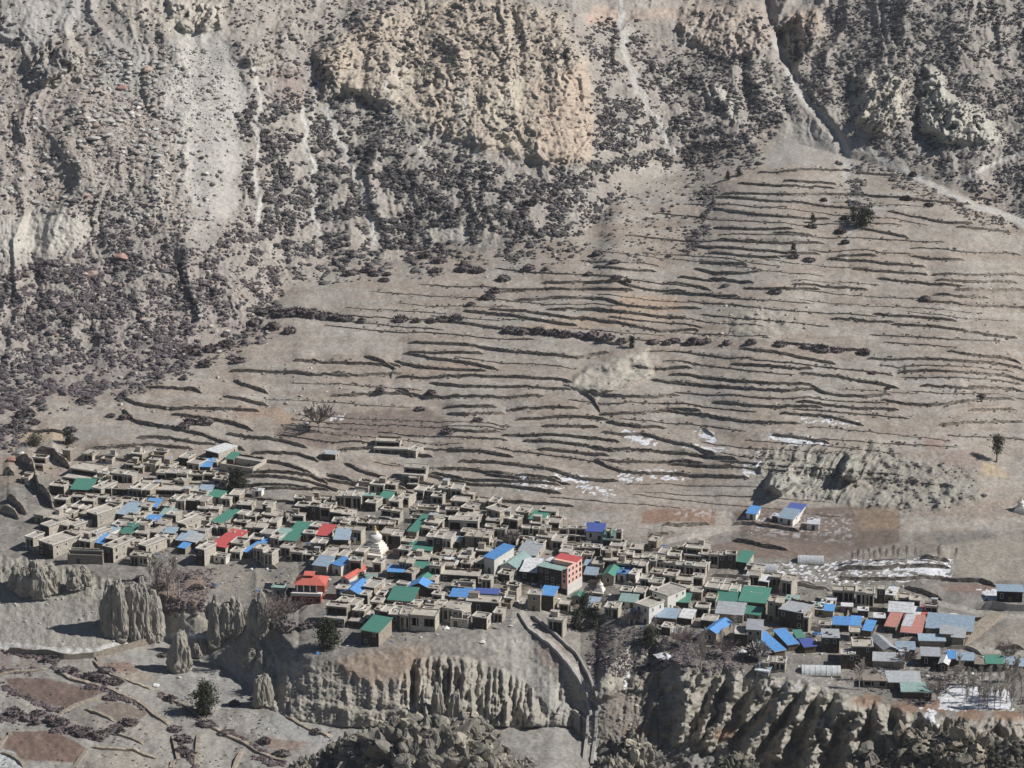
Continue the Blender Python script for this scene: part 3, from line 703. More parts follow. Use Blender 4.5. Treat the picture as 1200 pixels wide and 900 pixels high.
for pts, wd in (([(600, 690), (580, 700), (640, 705), (680, 720), (760, 700), (790, 712)], 3.0), ([(885, 735), (960, 742), (1000, 748), (1080, 752), (1130, 760), (1200, 765)], 3.5), ([(1010, 700), (1095, 705), (1160, 722), (1200, 722)], 3), ([(430, 680), (470, 690), (455, 660), (440, 655)], 3), ([(600, 705), (700, 728)], 3)):
    paint(lm(pts, wd, 1.5, 2), (.37, .34, .30), .8, 7)
paint(pm([(395, 772), (480, 758), (500, 765), (470, 796), (430, 799), (400, 790)], 6, 6), (.345, .255, .185), .8)
paint(pm([(585, 745), (612, 738), (655, 800), (668, 846), (640, 832), (600, 785)], 5, 5), (.415, .39, .345), .85)
# valley floor: fields, paths, road
def Q(ox, oy, sc, s):
    n = [float(x) for x in s.split()]
    return [(ox + n[i] / sc, oy + n[i + 1] / sc) for i in range(0, len(n), 2)]
for s, colr in (("20 270 330 270 740 370 490 480 330 450 130 370", (.21, .14, .115)), ("90 640 370 640 620 770 540 860 170 850 20 760", (.23, .15, .115)), ("650 480 800 420 1040 510 900 600 780 560", (.24, .19, .155)), ("430 540 590 500 790 575 600 650 440 640", (.3, .27, .235)),
                ("0 350 130 400 330 470 250 550 170 540 0 440", (.37, .345, .30)), ("900 600 1060 520 1200 600 1180 680 980 700 820 650", (.36, .33, .285)), ("0 80 80 90 90 190 0 210", (.28, .225, .2)), ("150 60 290 110 290 190 130 200", (.3, .25, .22)), ("390 150 640 140 660 200 760 240 540 230", (.33, .305, .27)),
                ("700 160 920 160 990 250 840 230", (.32, .22, .17)), ("840 220 1060 230 1090 290 900 290", (.38, .32, .25)), ("660 780 900 780 1190 870 1190 900 560 900", (.38, .335, .28))):
    paint(pm(Q(0, 750, 6, s), 1.2, 1), colr, .98, 8)
for s, colr in (("700 770 840 800 800 890 690 890", (.35, .33, .29)), ("920 790 1090 810 1050 840 940 830", (.31, .23, .185))):
    paint(pm(Q(0, 600, 3, s), 1.2, 1), colr, .95, 8)
ROAD = Q(0, 600, 3, "-300 450 0 470 100 475 220 490 330 488 420 465 500 450 560 440 640 428 730 440")
paint(lm(ROAD, 3.4, 1, 0), (.47, .46, .44), .98, 5, .1)
paint(lm(Q(0, 600, 3, "730 445 770 500 820 560 850 600"), 1.2, .8, 1), (.42, .4, .36), .8, 7)
paint(lm([(-30, 895), (10, 888), (30, 915), (30, 960)], 9, 2, 0), (.47, .48, .49), .95, 5, .1)
paint(lm([(672, 785), (686, 803), (692, 830), (696, 860), (694, 905)], 3.2, 1, 1), (.36, .345, .32), .9, 7)
paint(lm([(612, 716), (626, 738), (650, 757), (676, 785)], 2.5, 1, 1), (.39, .36, .31), .9, 7)
# snow
SN = fbm2(U / 4, V / 1.8, 77, 3)
def snow(pts, soft, thr, warp=7):
    c, m = pm(pts, soft * 2, warp)
    if thr >= .6:
        mm = (m * smooth(.5, .72, SN[c]) * .55)[..., None]; A[c] = A[c] * (1 - mm) + np.array([.6, .6, .62]) * mm; return
    hit = (m + (SN[c] - .5) * 1.3 > .55) & (SN[c] > (.36 if thr < .5 else   .58 if thr < .6 else .70))
    A[c] = np.where(hit[..., None], np.array([.78, .8, .84]), A[c]); CLS[c] = np.where(hit, 6, CLS[c])
for s, th in (([(903, 510), (920, 512), (958, 520), (968, 523), (940, 523), (905, 515)], .35), ([(815, 507), (826, 505), (838, 517), (830, 522)], .35), ([(728, 506), (742, 508), (772, 522), (760, 523), (732, 513)], .42), ([(725, 556), (790, 553), (800, 560), (730, 562)], .52),
              ([(610, 565), (660, 572), (655, 577), (600, 572)], .5), ([(650, 562), (690, 563), (688, 567), (655, 566)], .45), ([(800, 528), (845, 526), (850, 532), (800, 532)], .5), ([(940, 492), (1003, 498), (1000, 501), (945, 495)], .5), ([(870, 548), (890, 545), (893, 558), (875, 560)], .52),
              ([(870, 602), (960, 604), (1000, 600), (1000, 640), (960, 632), (880, 628)], .7), ([(780, 598), (860, 594), (860, 606), (790, 608)], .68), ([(900, 662), (1000, 660), (1112, 658), (1114, 678), (1000, 682), (890, 678)], .58), ([(1065, 666), (1114, 666), (1112, 680), (1080, 678)], .45),
              ([(1102, 804), (1150, 805), (1185, 812), (1190, 830), (1150, 832), (1100, 832)], .40), ([(1080, 830), (1098, 835), (1098, 848), (1090, 845)], .42), ([(1078, 656), (1112, 657), (1110, 661), (1080, 660)], .4), ([(880, 800), (960, 790), (1010, 800), (960, 812), (890, 815)], .68), ([(1015, 765), (1080, 770), (1070, 795), (1015, 790)], .68),
              ([(768, 768), (782, 764), (800, 762), (790, 770), (770, 772)], .42), ([(726, 800), (735, 788), (737, 800), (730, 806)], .42), ([(1150, 692), (1165, 690), (1170, 700), (1152, 702)], .45), ([(625, 800), (650, 795), (655, 815), (630, 812)], .66), ([(1120, 785), (1195, 790), (1195, 800), (1130, 800)], .66), ([(200, 862), (240, 865), (238, 880), (205, 876)], .75),
              ([(880, 515), (912, 500), (914, 512), (900, 520)], .62), ([(357, 493), (366, 495), (362, 501)], .55), ([(382, 487), (398, 486), (396, 492), (384, 492)], .55), ([(672, 570), (720, 572), (720, 580), (680, 578)], .58)):
    snow(s, 2.5, th)
X3 = RAY2 * (U - 600) / F; Y3 = RAY2 * DY; Z3 = ZC - RAY2 * DY * T + ZOFF
_g = A.mean(-1, keepdims=True)
A = np.where((CLS == 6)[..., None], A, _g + (A - _g) * .76) * np.array([.965, .965, .95]) * np.where(((CLS == 4) | (CLS == 8) | (CLS == 2))[..., None], .88, np.where((CLS == 0)[..., None], 1.1, 1.0))
POS = np.stack([X3, Y3, Z3], -1)
def P(u, v):
    """the ground point that carries photo pixel (u, v)"""
    fu = np.interp(u, us, np.arange(NU)); fv = np.interp(v, vs, np.arange(NV))
    i = np.minimum(np.int64(fu), NU - 2); j = np.minimum(np.int64(fv), NV - 2)
    a = (fu - i); b = (fv - j)
    a = np.asarray(a)[..., None]; b = np.asarray(b)[..., None]
    return (POS[j, i] * (1 - a) + POS[j, i + 1] * a) * (1 - b) + (POS[j + 1, i] * (1 - a) + POS[j + 1, i + 1] * a) * b
def PV(u, v): return Vector(P(float(u), float(v)))
def dens_at(arr, u, v):
    return arr[np.clip(np.searchsorted(vs, v), 0, NV - 1), np.clip(np.searchsorted(us, u), 0, NU - 1)]
# one mesh sheet per kind of ground, cut from the same surface
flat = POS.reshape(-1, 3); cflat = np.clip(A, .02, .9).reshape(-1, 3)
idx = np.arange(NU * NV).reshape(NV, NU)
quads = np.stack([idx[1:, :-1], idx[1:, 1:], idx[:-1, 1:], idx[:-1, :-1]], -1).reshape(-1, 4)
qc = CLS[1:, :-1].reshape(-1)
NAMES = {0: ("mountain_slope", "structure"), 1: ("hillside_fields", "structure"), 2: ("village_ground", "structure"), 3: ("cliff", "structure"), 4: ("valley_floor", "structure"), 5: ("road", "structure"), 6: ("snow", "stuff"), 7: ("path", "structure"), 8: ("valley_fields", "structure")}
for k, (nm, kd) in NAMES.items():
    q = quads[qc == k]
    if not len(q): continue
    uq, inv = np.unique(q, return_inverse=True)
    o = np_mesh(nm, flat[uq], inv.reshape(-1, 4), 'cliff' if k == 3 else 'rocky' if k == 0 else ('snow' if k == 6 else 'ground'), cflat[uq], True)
    o["kind"] = kd

# ------------------------------------------------------------------ dry-stone walls that hold up the fields
def wall_strip(name, pts, h, thick=.7, sink=.5, jag=.35, mat='drystone', step=3.0, seed=0, behind=1.6):
    """a wall built along the ground line pts; its top stands h above the ground at its foot"""
    L = [0]
    for a, b in zip(pts[:-1], pts[1:]): L.append(L[-1] + math.hypot(b[0] - a[0], b[1] - a[1]))
    n = max(2, int(L[-1] / step)); q = np.linspace(0, L[-1], n + 1)
    uu = np.interp(q, L, [p[0] for p in pts]); vv = np.interp(q, L, [p[1] for p in pts])
    vv = vv + (vn2(q / 24.0, q * 0 + seed, 5) - .5) * .9
    lo = P(uu, vv + .8)
    hh = h * (.78 + .34 * vn2(q / 16.0, q * 0 + seed, 6)) + (vn2(q / 3.1, q * 0 + seed, 7) - .5) * jag * 1.1
    fade = np.clip(np.minimum(q, L[-1] - q) / 5, .15, 1) ** .7; hh = np.maximum(hh * fade, .22)
    d = np.gradient(lo[:, :2], axis=0); d /= np.linalg.norm(d, axis=1)[:, None] + 1e-9
    nrm = np.stack([-d[:, 1], d[:, 0]], 1); nrm[nrm[:, 1] < 0] *= -1
    base = lo[:, 2]
    V_, F_ = [], []
    for k in range(n + 1):
        x, y = lo[k, :2]; bx, by = x + nrm[k, 0] * thick, y + nrm[k, 1] * thick
        z = base[k]
        V_ += [(x, y, z - sink), (x + nrm[k, 0] * .12, y + nrm[k, 1] * .12, z + hh[k]), (bx, by, z + hh[k] * .96), (bx, by, z - sink)]
    for k in range(n):
        a, b = 4 * k, 4 * k + 4
        F_ += [(a, b, b + 1, a + 1), (a + 1, b + 1, b + 2, a + 2), (a + 2, b + 2, b + 3, a + 3)]
    F_ += [(0, 1, 2, 3), (4 * n + 3, 4 * n + 2, 4 * n + 1, 4 * n)]
    me = bpy.data.meshes.new(name); me.from_pydata(V_, [], F_); me.materials.append(M[mat]); me.update()
    o = bpy.data.objects.new(name, me); COL.objects.link(o)
    mid = len(pts) // 2
    return o, pts[mid][0], pts[mid][1], L[-1]
LANDF = [("the pale rock outcrop amid the fields", 740, 432), ("the lone dark tree on the bank", 1167, 520), ("the bare tree with a broad crown", 375, 488), ("the eroded bank", 1010, 560), ("the dark juniper above the fields", 1010, 258),
         ("the two stone houses out on the slope", 470, 540), ("the longest snow patch", 925, 515), ("the rough stony bank in mid slope", 900, 382), ("the grey gully top", 990, 190), ("the big rock overhang", 690, 185)]
def rel_label(o, ph, u, v, cat, grp=None): o["kind"] = "thing"; AUTO.append((o, ph, u, v, cat, grp))
for i, (pts, h) in enumerate(WALLS):
    o, u, v, L = wall_strip("terrace_wall", pts, h * (.72 if h < 3 else 1), seed=i * 3.7, jag=.25)
    rel_label(o, ("tall curving dry-stone retaining wall" if h > 3 else "long dry-stone terrace wall" if L > 90 else "short dry-stone terrace wall" if L < 40 else "dry-stone terrace wall"), u, v, "wall", "dry-stone terrace walls across the slope")

# ------------------------------------------------------------------ scrub
def ico(sub):
    t = (1 + 5 ** .5) / 2
    v = [(-1, t, 0), (1, t, 0), (-1, -t, 0), (1, -t, 0), (0, -1, t), (0, 1, t), (0, -1, -t), (0, 1, -t), (t, 0, -1), (t, 0, 1), (-t, 0, -1), (-t, 0, 1)]
    f = [(0, 11, 5), (0, 5, 1), (0, 1, 7), (0, 7, 10), (0, 10, 11), (1, 5, 9), (5, 11, 4), (11, 10, 2), (10, 7, 6), (7, 1, 8), (3, 9, 4), (3, 4, 2), (3, 2, 6), (3, 6, 8), (3, 8, 9), (4, 9, 5), (2, 4, 11), (6, 2, 10), (8, 6, 7), (9, 8, 1)]
    v = [np.array(p) / np.linalg.norm(p) for p in v]
    for _ in range(sub):
        c = {}; nf = []
        def mid(a, b):
            k = (min(a, b), max(a, b))
            if k not in c:
                m = v[a] + v[b]; v.append(m / np.linalg.norm(m)); c[k] = len(v) - 1
            return c[k]
        for (a, b, d) in f:
            x, y, z = mid(a, b), mid(b, d), mid(d, a)
            nf += [(a, x, z), (b, y, x), (d, z, y), (x, y, z)]
        f = nf
    return np.array(v), np.array(f)
RNG = np.random.default_rng(3)
def bush_proto(n_spike, seed, spiky=.5):
    rg = np.random.default_rng(seed)
    v, f = ico(1)
    v = v * (.62 + .5 * fbm3(v * 1.7 + seed * 9, seed, 2))[:, None] * rg.uniform(.82, 1.18, (len(v), 1))
    v[:, 2] = np.maximum(v[:, 2], -.25) * .8 + .2
    V_, F_ = [v], [f]; b = len(v)
    d = rg.normal(size=(n_spike, 3)); d[:, 2] = np.abs(d[:, 2]); d /= np.linalg.norm(d, axis=1)[:, None]
    c = d * rg.uniform(.35, .8, (n_spike, 1)) * np.array([1, 1, .8]) + np.array([0, 0, .2])
    side = np.cross(d, rg.normal(size=(n_spike, 3))); side /= np.linalg.norm(side, axis=1)[:, None] + 1e-9
    s = rg.uniform(.1, .24, (n_spike, 1)); tip = c + d * rg.uniform(.2, spiky, (n_spike, 1)) + rg.normal(scale=.06, size=(n_spike, 3))
    V_.append(np.stack([c - side * s, c + side * s, tip], 1).reshape(-1, 3))
    F_.append(b + np.arange(3 * n_spike).reshape(-1, 3))
    return np.concatenate(V_), np.concatenate(F_)
PROTO = [bush_proto(36, s) for s in range(5)]
PROTO_F = [bush_proto(330, 20 + s, .42) for s in range(4)]
def merged_cloud(name, items, protos, mat, smooth_=False):
    VV, FF, CC = [], [], []; b = 0
    for (p, r, sq, col, k, ang) in items:
        v, f = protos[k % len(protos)]
        ca, sa = math.cos(ang), math.sin(ang)
        x = v[:, 0] * ca - v[:, 1] * sa; y = v[:, 0] * sa + v[:, 1] * ca
        VV.append(np.stack([x * r * sq, y * r, v[:, 2] * r], 1) + p); FF.append(f + b); b += len(v)
        CC.append(np.repeat(np.array(col)[None, :], len(v), 0))
    return np_mesh(name, np.concatenate(VV), np.concatenate(FF), mat, np.concatenate(CC), smooth_)
DENS = np.where((U > 1195) | (U < 5), .55, 0.0) * (UV_MT > .6); SIZE = np.full(U.shape, 2.6); HUE = np.zeros_like(U)
def dens(pts, d, soft=14, size=None, hue=None):
    c, m = pm(pts, soft, 18)
    DENS[c] = DENS[c] * (1 - m) + d * m
    if size: SIZE[c] = SIZE[c] * (1 - m) + size * m
    if hue is not None: HUE[c] = HUE[c] * (1 - m) + hue * m
dens([(0, 0), (300, 0), (300, 220), (0, 300)], .10)
dens([(20, 30), (120, 40), (130, 90), (30, 90)], .2, 10)
dens([(95, 90), (205, 100), (235, 200), (210, 290), (90, 260), (110, 180)], .2, 14, 1.9)
dens([(270, 0), (420, 0), (400, 90), (300, 100)], .3)
dens([(275, 110), (420, 115), (510, 165), (570, 190), (640, 205), (705, 185), (730, 225), (705, 275), (560, 295), (425, 312), (335, 305), (285, 230)], .9, 12, 3.0)
dens([(410, 0), (650, 0), (690, 70), (600, 95), (440, 90)], .3)
dens([(430, 95), (560, 90), (620, 150), (560, 170)], .12)
dens([(688, 40), (720, 20), (800, 62), (900, 65), (925, 125), (905, 160), (880, 195), (800, 205), (735, 198), (695, 180)], .85, 9, 2.7)
dens([(690, 150), (715, 100), (760, 150), (770, 190), (700, 200)], 1.2, 7, 2.9)
dens([(800, 0), (905, 10), (905, 60), (800, 60)], .2)
dens([(915, 70), (945, 40), (1000, 0), (1210, 0), (1210, 235), (1110, 210), (1040, 190), (990, 150), (935, 110)], .72, 10, 2.1)
dens([(1000, 92), (1030, 80), (1058, 95), (1058, 145), (1005, 140)], .3, 6, 1.9)
dens([(1080, 100), (1090, 78), (1112, 110), (1165, 150), (1165, 175), (1090, 170)], .25, 6, 1.9)
dens([(1110, 190), (1210, 185), (1210, 260), (1150, 240)], .7, 8, 2.2)
dens([(0, 310), (95, 292), (140, 240), (230, 290), (300, 245), (320, 300), (330, 345), (300, 405), (140, 470), (0, 480)], .75, 12, 2.7, .6)
dens([(40, 300), (110, 300), (140, 345), (110, 380), (40, 370)], 1.25, 8, 3.0, .7)
dens([(100, 400), (240, 400), (250, 428), (120, 438)], .8, 6, 2.8, 1)
dens([(40, 435), (130, 435), (120, 468), (45, 470)], 1.5, 5, 3.0, 1)
dens([(0, 455), (35, 470), (30, 520), (0, 530)], 1.3, 6, 2.8, 1)
dens([(330, 300), (440, 305), (480, 296), (700, 285), (700, 300), (560, 312), (430, 325), (340, 330)], .55, 8, 2.8)
dens([(700, 250), (780, 210), (830, 200), (840, 260), (820, 300), (700, 310)], .16, 14, 2.2)
dens([(815, 200), (835, 205), (838, 270), (800, 300), (795, 290), (822, 260)], .9, 4, 2.3)
dens([(985, 195), (1005, 195), (1025, 240), (1020, 262), (995, 250)], 1.0, 5, 2.3)
dens([(1005, 190), (1070, 205), (1140, 240), (1200, 265), (1200, 275), (1110, 250), (1030, 210)], .6, 5, 2.0)
dens([(905, 35), (925, 25), (940, 75), (925, 95)], .8, 6, 2.4)
for pts in ([(385, 125), (400, 170), (420, 210), (436, 255), (440, 290)], [(352, 130), (366, 190), (369, 250), (376, 290)], [(300, 80), (302, 150), (300, 200), (305, 260)], [(726, 0), (733, 40), (737, 80), (762, 130), (790, 178)], [(905, 45), (925, 75), (945, 118), (985, 162), (993, 205)], [(1010, 172), (1065, 203), (1120, 232), (1210, 266)], [(1130, 210), (1210, 176)]):
    c, m = lm(pts, 4.6, 1.5, 7); DENS[c] *= 1 - m
c, m = pm([(205, 40), (262, 35), (285, 80), (282, 180), (275, 240), (242, 295), (222, 285), (215, 200), (190, 120)], 6, 10); DENS[c] *= 1 - .93 * m
c, m = pm([(0, 255), (90, 250), (110, 270), (85, 300), (30, 310), (0, 330)], 5, 6); DENS[c] *= 1 - .95 * m
c, m = pm([(500, 268), (551, 266), (552, 282), (505, 284)], 2, 2); DENS[c] *= 1 - m
c, m = pm([(630, 95), (690, 70), (696, 150), (690, 192), (640, 192)], 5, 5); DENS[c] *= 1 - .8 * m
c, m = pm(BANK, 6, 6); DENS[c] = np.maximum(DENS[c], m * .1); SIZE[c] = np.where(m > .3, 1.4, SIZE[c])
c, m = pm([(690, 700), (700, 735), (770, 738), (780, 780), (740, 800), (690, 780)], 5, 5); DENS[c] = np.maximum(DENS[c], m * .5); HUE[c] = np.where(m > .2, .8, HUE[c]); SIZE[c] = np.where(m > .3, 1.3, SIZE[c])
c, m = pm([(765, 735), (905, 755), (905, 792), (790, 785)], 5, 5); DENS[c] = np.maximum(DENS[c], m * .8); HUE[c] = np.where(m > .2, .9, HUE[c]); SIZE[c] = np.where(m > .3, 1.4, SIZE[c])
c, m = pm([(182, 670), (250, 665), (245, 715), (190, 720)], 5, 5); DENS[c] = np.maximum(DENS[c], m * .5); HUE[c] = np.where(m > .2, 1, HUE[c]); SIZE[c] = np.where(m > .3, 1.3, SIZE[c])
c, m = pm([(1000, 760), (1110, 770), (1200, 790), (1200, 835), (1090, 830), (1000, 805)], 5, 5); DENS[c] = np.maximum(DENS[c], m * .3); HUE[c] = np.where(m > .2, .8, HUE[c]); SIZE[c] = np.where(m > .3, 1.2, SIZE[c])
c, m = pm([(1098, 800), (1195, 800), (1195, 836), (1078, 850)], 4, 2); DENS[c] *= 1 - m
clump = fbm2(U / 13, V / 9, 101, 3)
cand = []
for row in range(0, NV, 2):
    v = vs[row]
    if v < -60 or v > 912: continue
    dd = DENS[row] * smooth(.30, .58, clump[row]) * 2.0
    hit = np.nonzero(RNG.random(NU) < dd * .27 * np.where((us > -10) & (us < 1210), 1, 3) * (2.6 / SIZE[row]) ** 1.5)[0]
    for i in hit:
        u = us[i] + RNG.uniform(-.6, .6); vv = v + RNG.uniform(-1, 1)
        r = SIZE[row, i] * RNG.choice([.36, .5, .66, .85, 1.1, 1.5], p=[.34, .28, .2, .11, .05, .02]) * .46
        hue = HUE[row, i] + RNG.uniform(-.3, .3)
        a = np.array([.125, .116, .113]) * (1 - np.clip(hue, 0, 1)) + np.array([.15, .128, .132]) * np.clip(hue, 0, 1)
        a = a * RNG.uniform(.65, 1.45)
        cand.append((u, vv, r, a))
# scattered single bushes along the terrace edges
for (pts, h) in WALLS:
    L = math.hypot(pts[-1][0] - pts[0][0], pts[-1][1] - pts[0][1])
    if pts[0][1] > 560: continue
    for _ in range(int(L / 6)):
        t = RNG.random() * (len(pts) - 1); i = int(t); f_ = t - i
        u = pts[i][0] * (1 - f_) + pts[min(i + 1, len(pts) - 1)][0] * f_; v = pts[i][1] * (1 - f_) + pts[min(i + 1, len(pts) - 1)][1] * f_
        cand.append((u, v + RNG.uniform(-1.5, 2.5), RNG.uniform(.25, .62), np.array([.12, .105, .098]) * RNG.uniform(.7, 1.4)))
HEDGES = [Q(0, 750, 6, t) for t in ("0 310 130 390 300 455 420 500 490 490", "370 650 480 640 580 680 700 700 800 610 900 580", "200 560 300 530 400 560", "360 130 400 220 480 250 640 270 790 310", "0 560 100 560 150 520", "600 330 720 345 850 400 940 430", "0 220 120 230 240 210", "840 410 950 440 1040 500")] + [Q(0, 600, 3, t) for t in ("610 790 650 830 690 900", "800 770 900 830 960 860", "330 600 420 600", "560 640 640 680 760 760", "160 500 190 540", "900 860 960 890 1000 890", "10 490 60 500 150 510")]
for hp in HEDGES:
    for (p0, p1) in zip(hp[:-1], hp[1:]):
        L = math.hypot(p1[0] - p0[0], p1[1] - p0[1])
        for _ in range(int(L * 2.0)):
            t = RNG.random()
            cand.append((p0[0] + (p1[0] - p0[0]) * t + RNG.normal() * 1.8, p0[1] + (p1[1] - p0[1]) * t + RNG.normal() * 1.5, RNG.uniform(.3, .95), np.array([.155, .125, .125]) * RNG.uniform(.6, 1.35)))
for _ in range(900):
    u, v = RNG.uniform(0, 420), RNG.uniform(770, 900)
    if v < np.interp(u, [0, 200, 260, 310, 420], [775, 770, 790, 840, 862]) or vn2(u / 30., v / 16., 9) < .5: continue
    cand.append((u, v, RNG.uniform(.15, .5), np.array([.17, .14, .125]) * RNG.uniform(.6, 1.4)))
def mk(c):
    (u, v, r, a) = c
    return (P(u, v) - np.array([0, 0, .12 * r]), r, RNG.uniform(.9, 1.5), a, int(RNG.integers(0, 99)), RNG.uniform(0, 6.28))
# hand-placed large shrubs: u, v, width px, kind of look
BIG = []
for s in """330 370 16|345 368 18|365 370 18|382 372 16|395 374 14|320 365 13|305 368 15|300 380 16|320 384 18|340 388 14|250 410 16|225 412 18|265 405 15|280 424 13|240 428 15|470 376 15|488 378 10|505 378 11|520 376 13|535 376 14|424 378 10|405 376 13|453 322 9|510 318 11
545 316 15|560 318 13|620 316 13|640 318 9|590 330 14|580 345 12|572 352 11|598 390 14|612 392 14|632 392 14|648 394 13|662 396 14|680 396 12|695 398 14|712 400 13|728 402 12|765 404 11|782 406 11|790 404 10|812 405 16|826 404 11|852 404 11|880 405 12|914 408 13|945 410 12|962 412 18|980 412 12|1012 414 14
505 465 12|445 463 11|492 480 10|525 510 13|560 496 8|552 360 8|620 240 12|722 332 9|850 337 8|930 302 9|948 306 10|990 258 10|1062 236 10|1070 205 9|1088 242 9|965 238 8|950 268 9|985 274 11|990 288 10|908 345 12|1084 355 13|1040 458 6|1022 440 7
430 318 13|438 322 11|410 322 12|498 300 14|515 306 12|450 330 9|700 300 12|720 312 9|735 335 8|690 326 9|1150 470 9|240 497 18|222 498 15|215 505 12|148 490 11|130 488 9|85 515 10|82 505 12|100 470 12|30 488 16|18 500 14|40 498 12
16 838 20|32 842 14|42 848 12|60 775 14|80 788 16|107 795 17|118 798 15|132 802 16|125 787 14|45 838 13|70 850 18|88 858 17|100 862 18|115 864 18|135 858 15|150 848 16|60 846 15|205 855 13|215 868 16|212 880 15|222 885 14|190 770 10|128 820 12|200 820 13|300 820 10|275 826 12|310 870 14|330 885 16|370 858 12|240 850 16|262 860 12
190 690 14|230 690 12|205 712 13|330 712 24|318 720 22|345 700 16|312 735 16|336 738 22|360 735 14|215 680 14|165 680 12""".replace("\n", "|").split("|"):
    u, v, wd = [float(x) for x in s.split()]
    p = P(u, v); px = F / math.hypot(p[1], ZC - p[2])
    BIG.append((u, v, wd / px * .55))
for k, (u, v, r) in enumerate(BIG):
    hue = .8 if v > 290 else .3
    a = np.array([.15, .128, .125]) * RNG.uniform(.75, 1.25) if hue > .5 else np.array([.07, .06, .055])
    it = mk((u, v, r, a))
    it = (np.zeros(3), it[1], it[2] * 1.1, it[3], it[4], it[5])
    o = merged_cloud("shrub", [it], PROTO_F, 'bush'); p = P(u, v); o.location = p - np.array([0, 0, .15 * r])
    w_ = "large leafless purple-grey shrub" if r > 2.4 else "small leafless purple-grey shrub" if r < 1.6 else "leafless purple-grey shrub"
    AUTO.append((o, w_, u, v, "shrub", "leafless shrubs along the field edges"))
cand.sort(key=lambda c: -c[2] if (0 < c[0] < 1200 and 0 < c[1] < 900) else 0)
nind = max(0, 298 - len(BIG))
for c in cand[:nind]:
    it = mk(c); p = it[0]
    o = merged_cloud("shrub", [(np.zeros(3),) + it[1:]], PROTO, 'bush'); o.location = p
    tag(o, "low dark round shrub on the scrub-covered mountainside above the fields" if UV_MT[np.clip(np.searchsorted(vs, c[1]), 0, NV - 1), np.clip(np.searchsorted(us, c[0]), 0, NU - 1)] > .4 else "low round shrub growing on a terrace edge or bank", "shrub", "dark shrubs dotted over the slopes")
o = merged_cloud("mountain_scrub", [mk(c) for c in cand[nind:]], PROTO, 'bush'); o["kind"] = "stuff"

# ------------------------------------------------------------------ boulders
def rock_proto(seed, sub=1):
    rg = np.random.default_rng(100 + seed)
    v, f = ico(sub)
    for _ in range(7):
        d = rg.normal(size=3); d /= np.linalg.norm(d); c = rg.uniform(.5, .8)
        q = v @ d; v = v - np.where(q > c, q - c, 0)[:, None] * d
    v = v * rg.uniform(.94, 1.06, (len(v), 1))
    v[:, 2] *= .75
    return v, f
ROCKS = [rock_proto(s, 1) for s in range(6)]
bl = []
def scatter(pts, n, rmin, rmax, cols, pw=2.2):
    x0, x1 = min(p[0] for p in pts), max(p[0] for p in pts); y0, y1 = min(p[1] for p in pts), max(p[1] for p in pts)
    k = 0
    while k < n:
        u, v = RNG.uniform(x0, x1), RNG.uniform(y0, y1)
        ins = False
        for i in range(len(pts)):
            (ax, ay), (bx, by) = pts[i], pts[(i + 1) % len(pts)]
            if (ay > v) != (by > v) and u < (bx - ax) * (v - ay) / (by - ay) + ax: ins = not ins
        k += 1
        if not ins: continue
        r = rmin + (rmax - rmin) * RNG.random() ** (pw + 2)
        bl.append((u, v, r, np.array(cols[RNG.integers(0, len(cols))]) * RNG.uniform(.8, 1.2)))
G_ = [(.44, .425, .4), (.38, .365, .345), (.5, .475, .44), (.36, .31, .275)]
scatter([(0, 80), (120, 50), (262, 60), (275, 160), (250, 260), (100, 260), (0, 240)], 1700, .4, 1.9, G_)
scatter([(95, 60), (190, 60), (200, 200), (100, 180)], 500, .45, 2.4, G_)
scatter([(190, 50), (280, 50), (285, 160), (200, 170)], 900, .25, .9, [(.46, .44, .405), (.40, .385, .36)])
scatter([(60, 280), (300, 240), (320, 400), (150, 460), (60, 400)], 800, .4, 1.7, [(.4, .37, .33), (.36, .29, .25), (.46, .43, .38)])
scatter([(130, 430), (350, 420), (420, 470), (300, 500), (140, 480)], 170, .35, 1.3, [(.5, .46, .41), (.42, .38, .33)])
scatter([(400, 300), (720, 280), (800, 330), (500, 350)], 160, .3, .9, [(.5, .46, .41)])
scatter([(520, 320), (1190, 300), (1190, 500), (560, 520)], 260, .25, .8, [(.5, .46, .41), (.42, .38, .33)])
scatter([(820, 360), (950, 360), (950, 400), (820, 400)], 60, .4, 1.3, [(.46, .42, .36)])
scatter([(0, 690), (140, 690), (150, 755), (0, 755)], 120, .2, .8, [(.4, .38, .34)])
scatter([(200, 790), (420, 830), (420, 890), (240, 850)], 250, .2, .9, [(.42, .4, .37)])
scatter([(600, 640), (1000, 700), (1000, 760), (600, 720)], 150, .2, .6, [(.45, .42, .38)])
scatter([(640, 780), (780, 760), (780, 880), (690, 880)], 240, .2, .9, [(.36, .33, .29), (.45, .42, .38)])
scatter([(380, 0), (690, 0), (690, 180), (440, 120)], 400, .4, 1.6, [(.42, .36, .29), (.38, .33, .28)])
scatter([(0, 560), (1190, 640), (1190, 800), (300, 740), (0, 640)], 900, .15, .55, [(.45, .42, .36), (.36, .33, .29), (.55, .52, .47)])
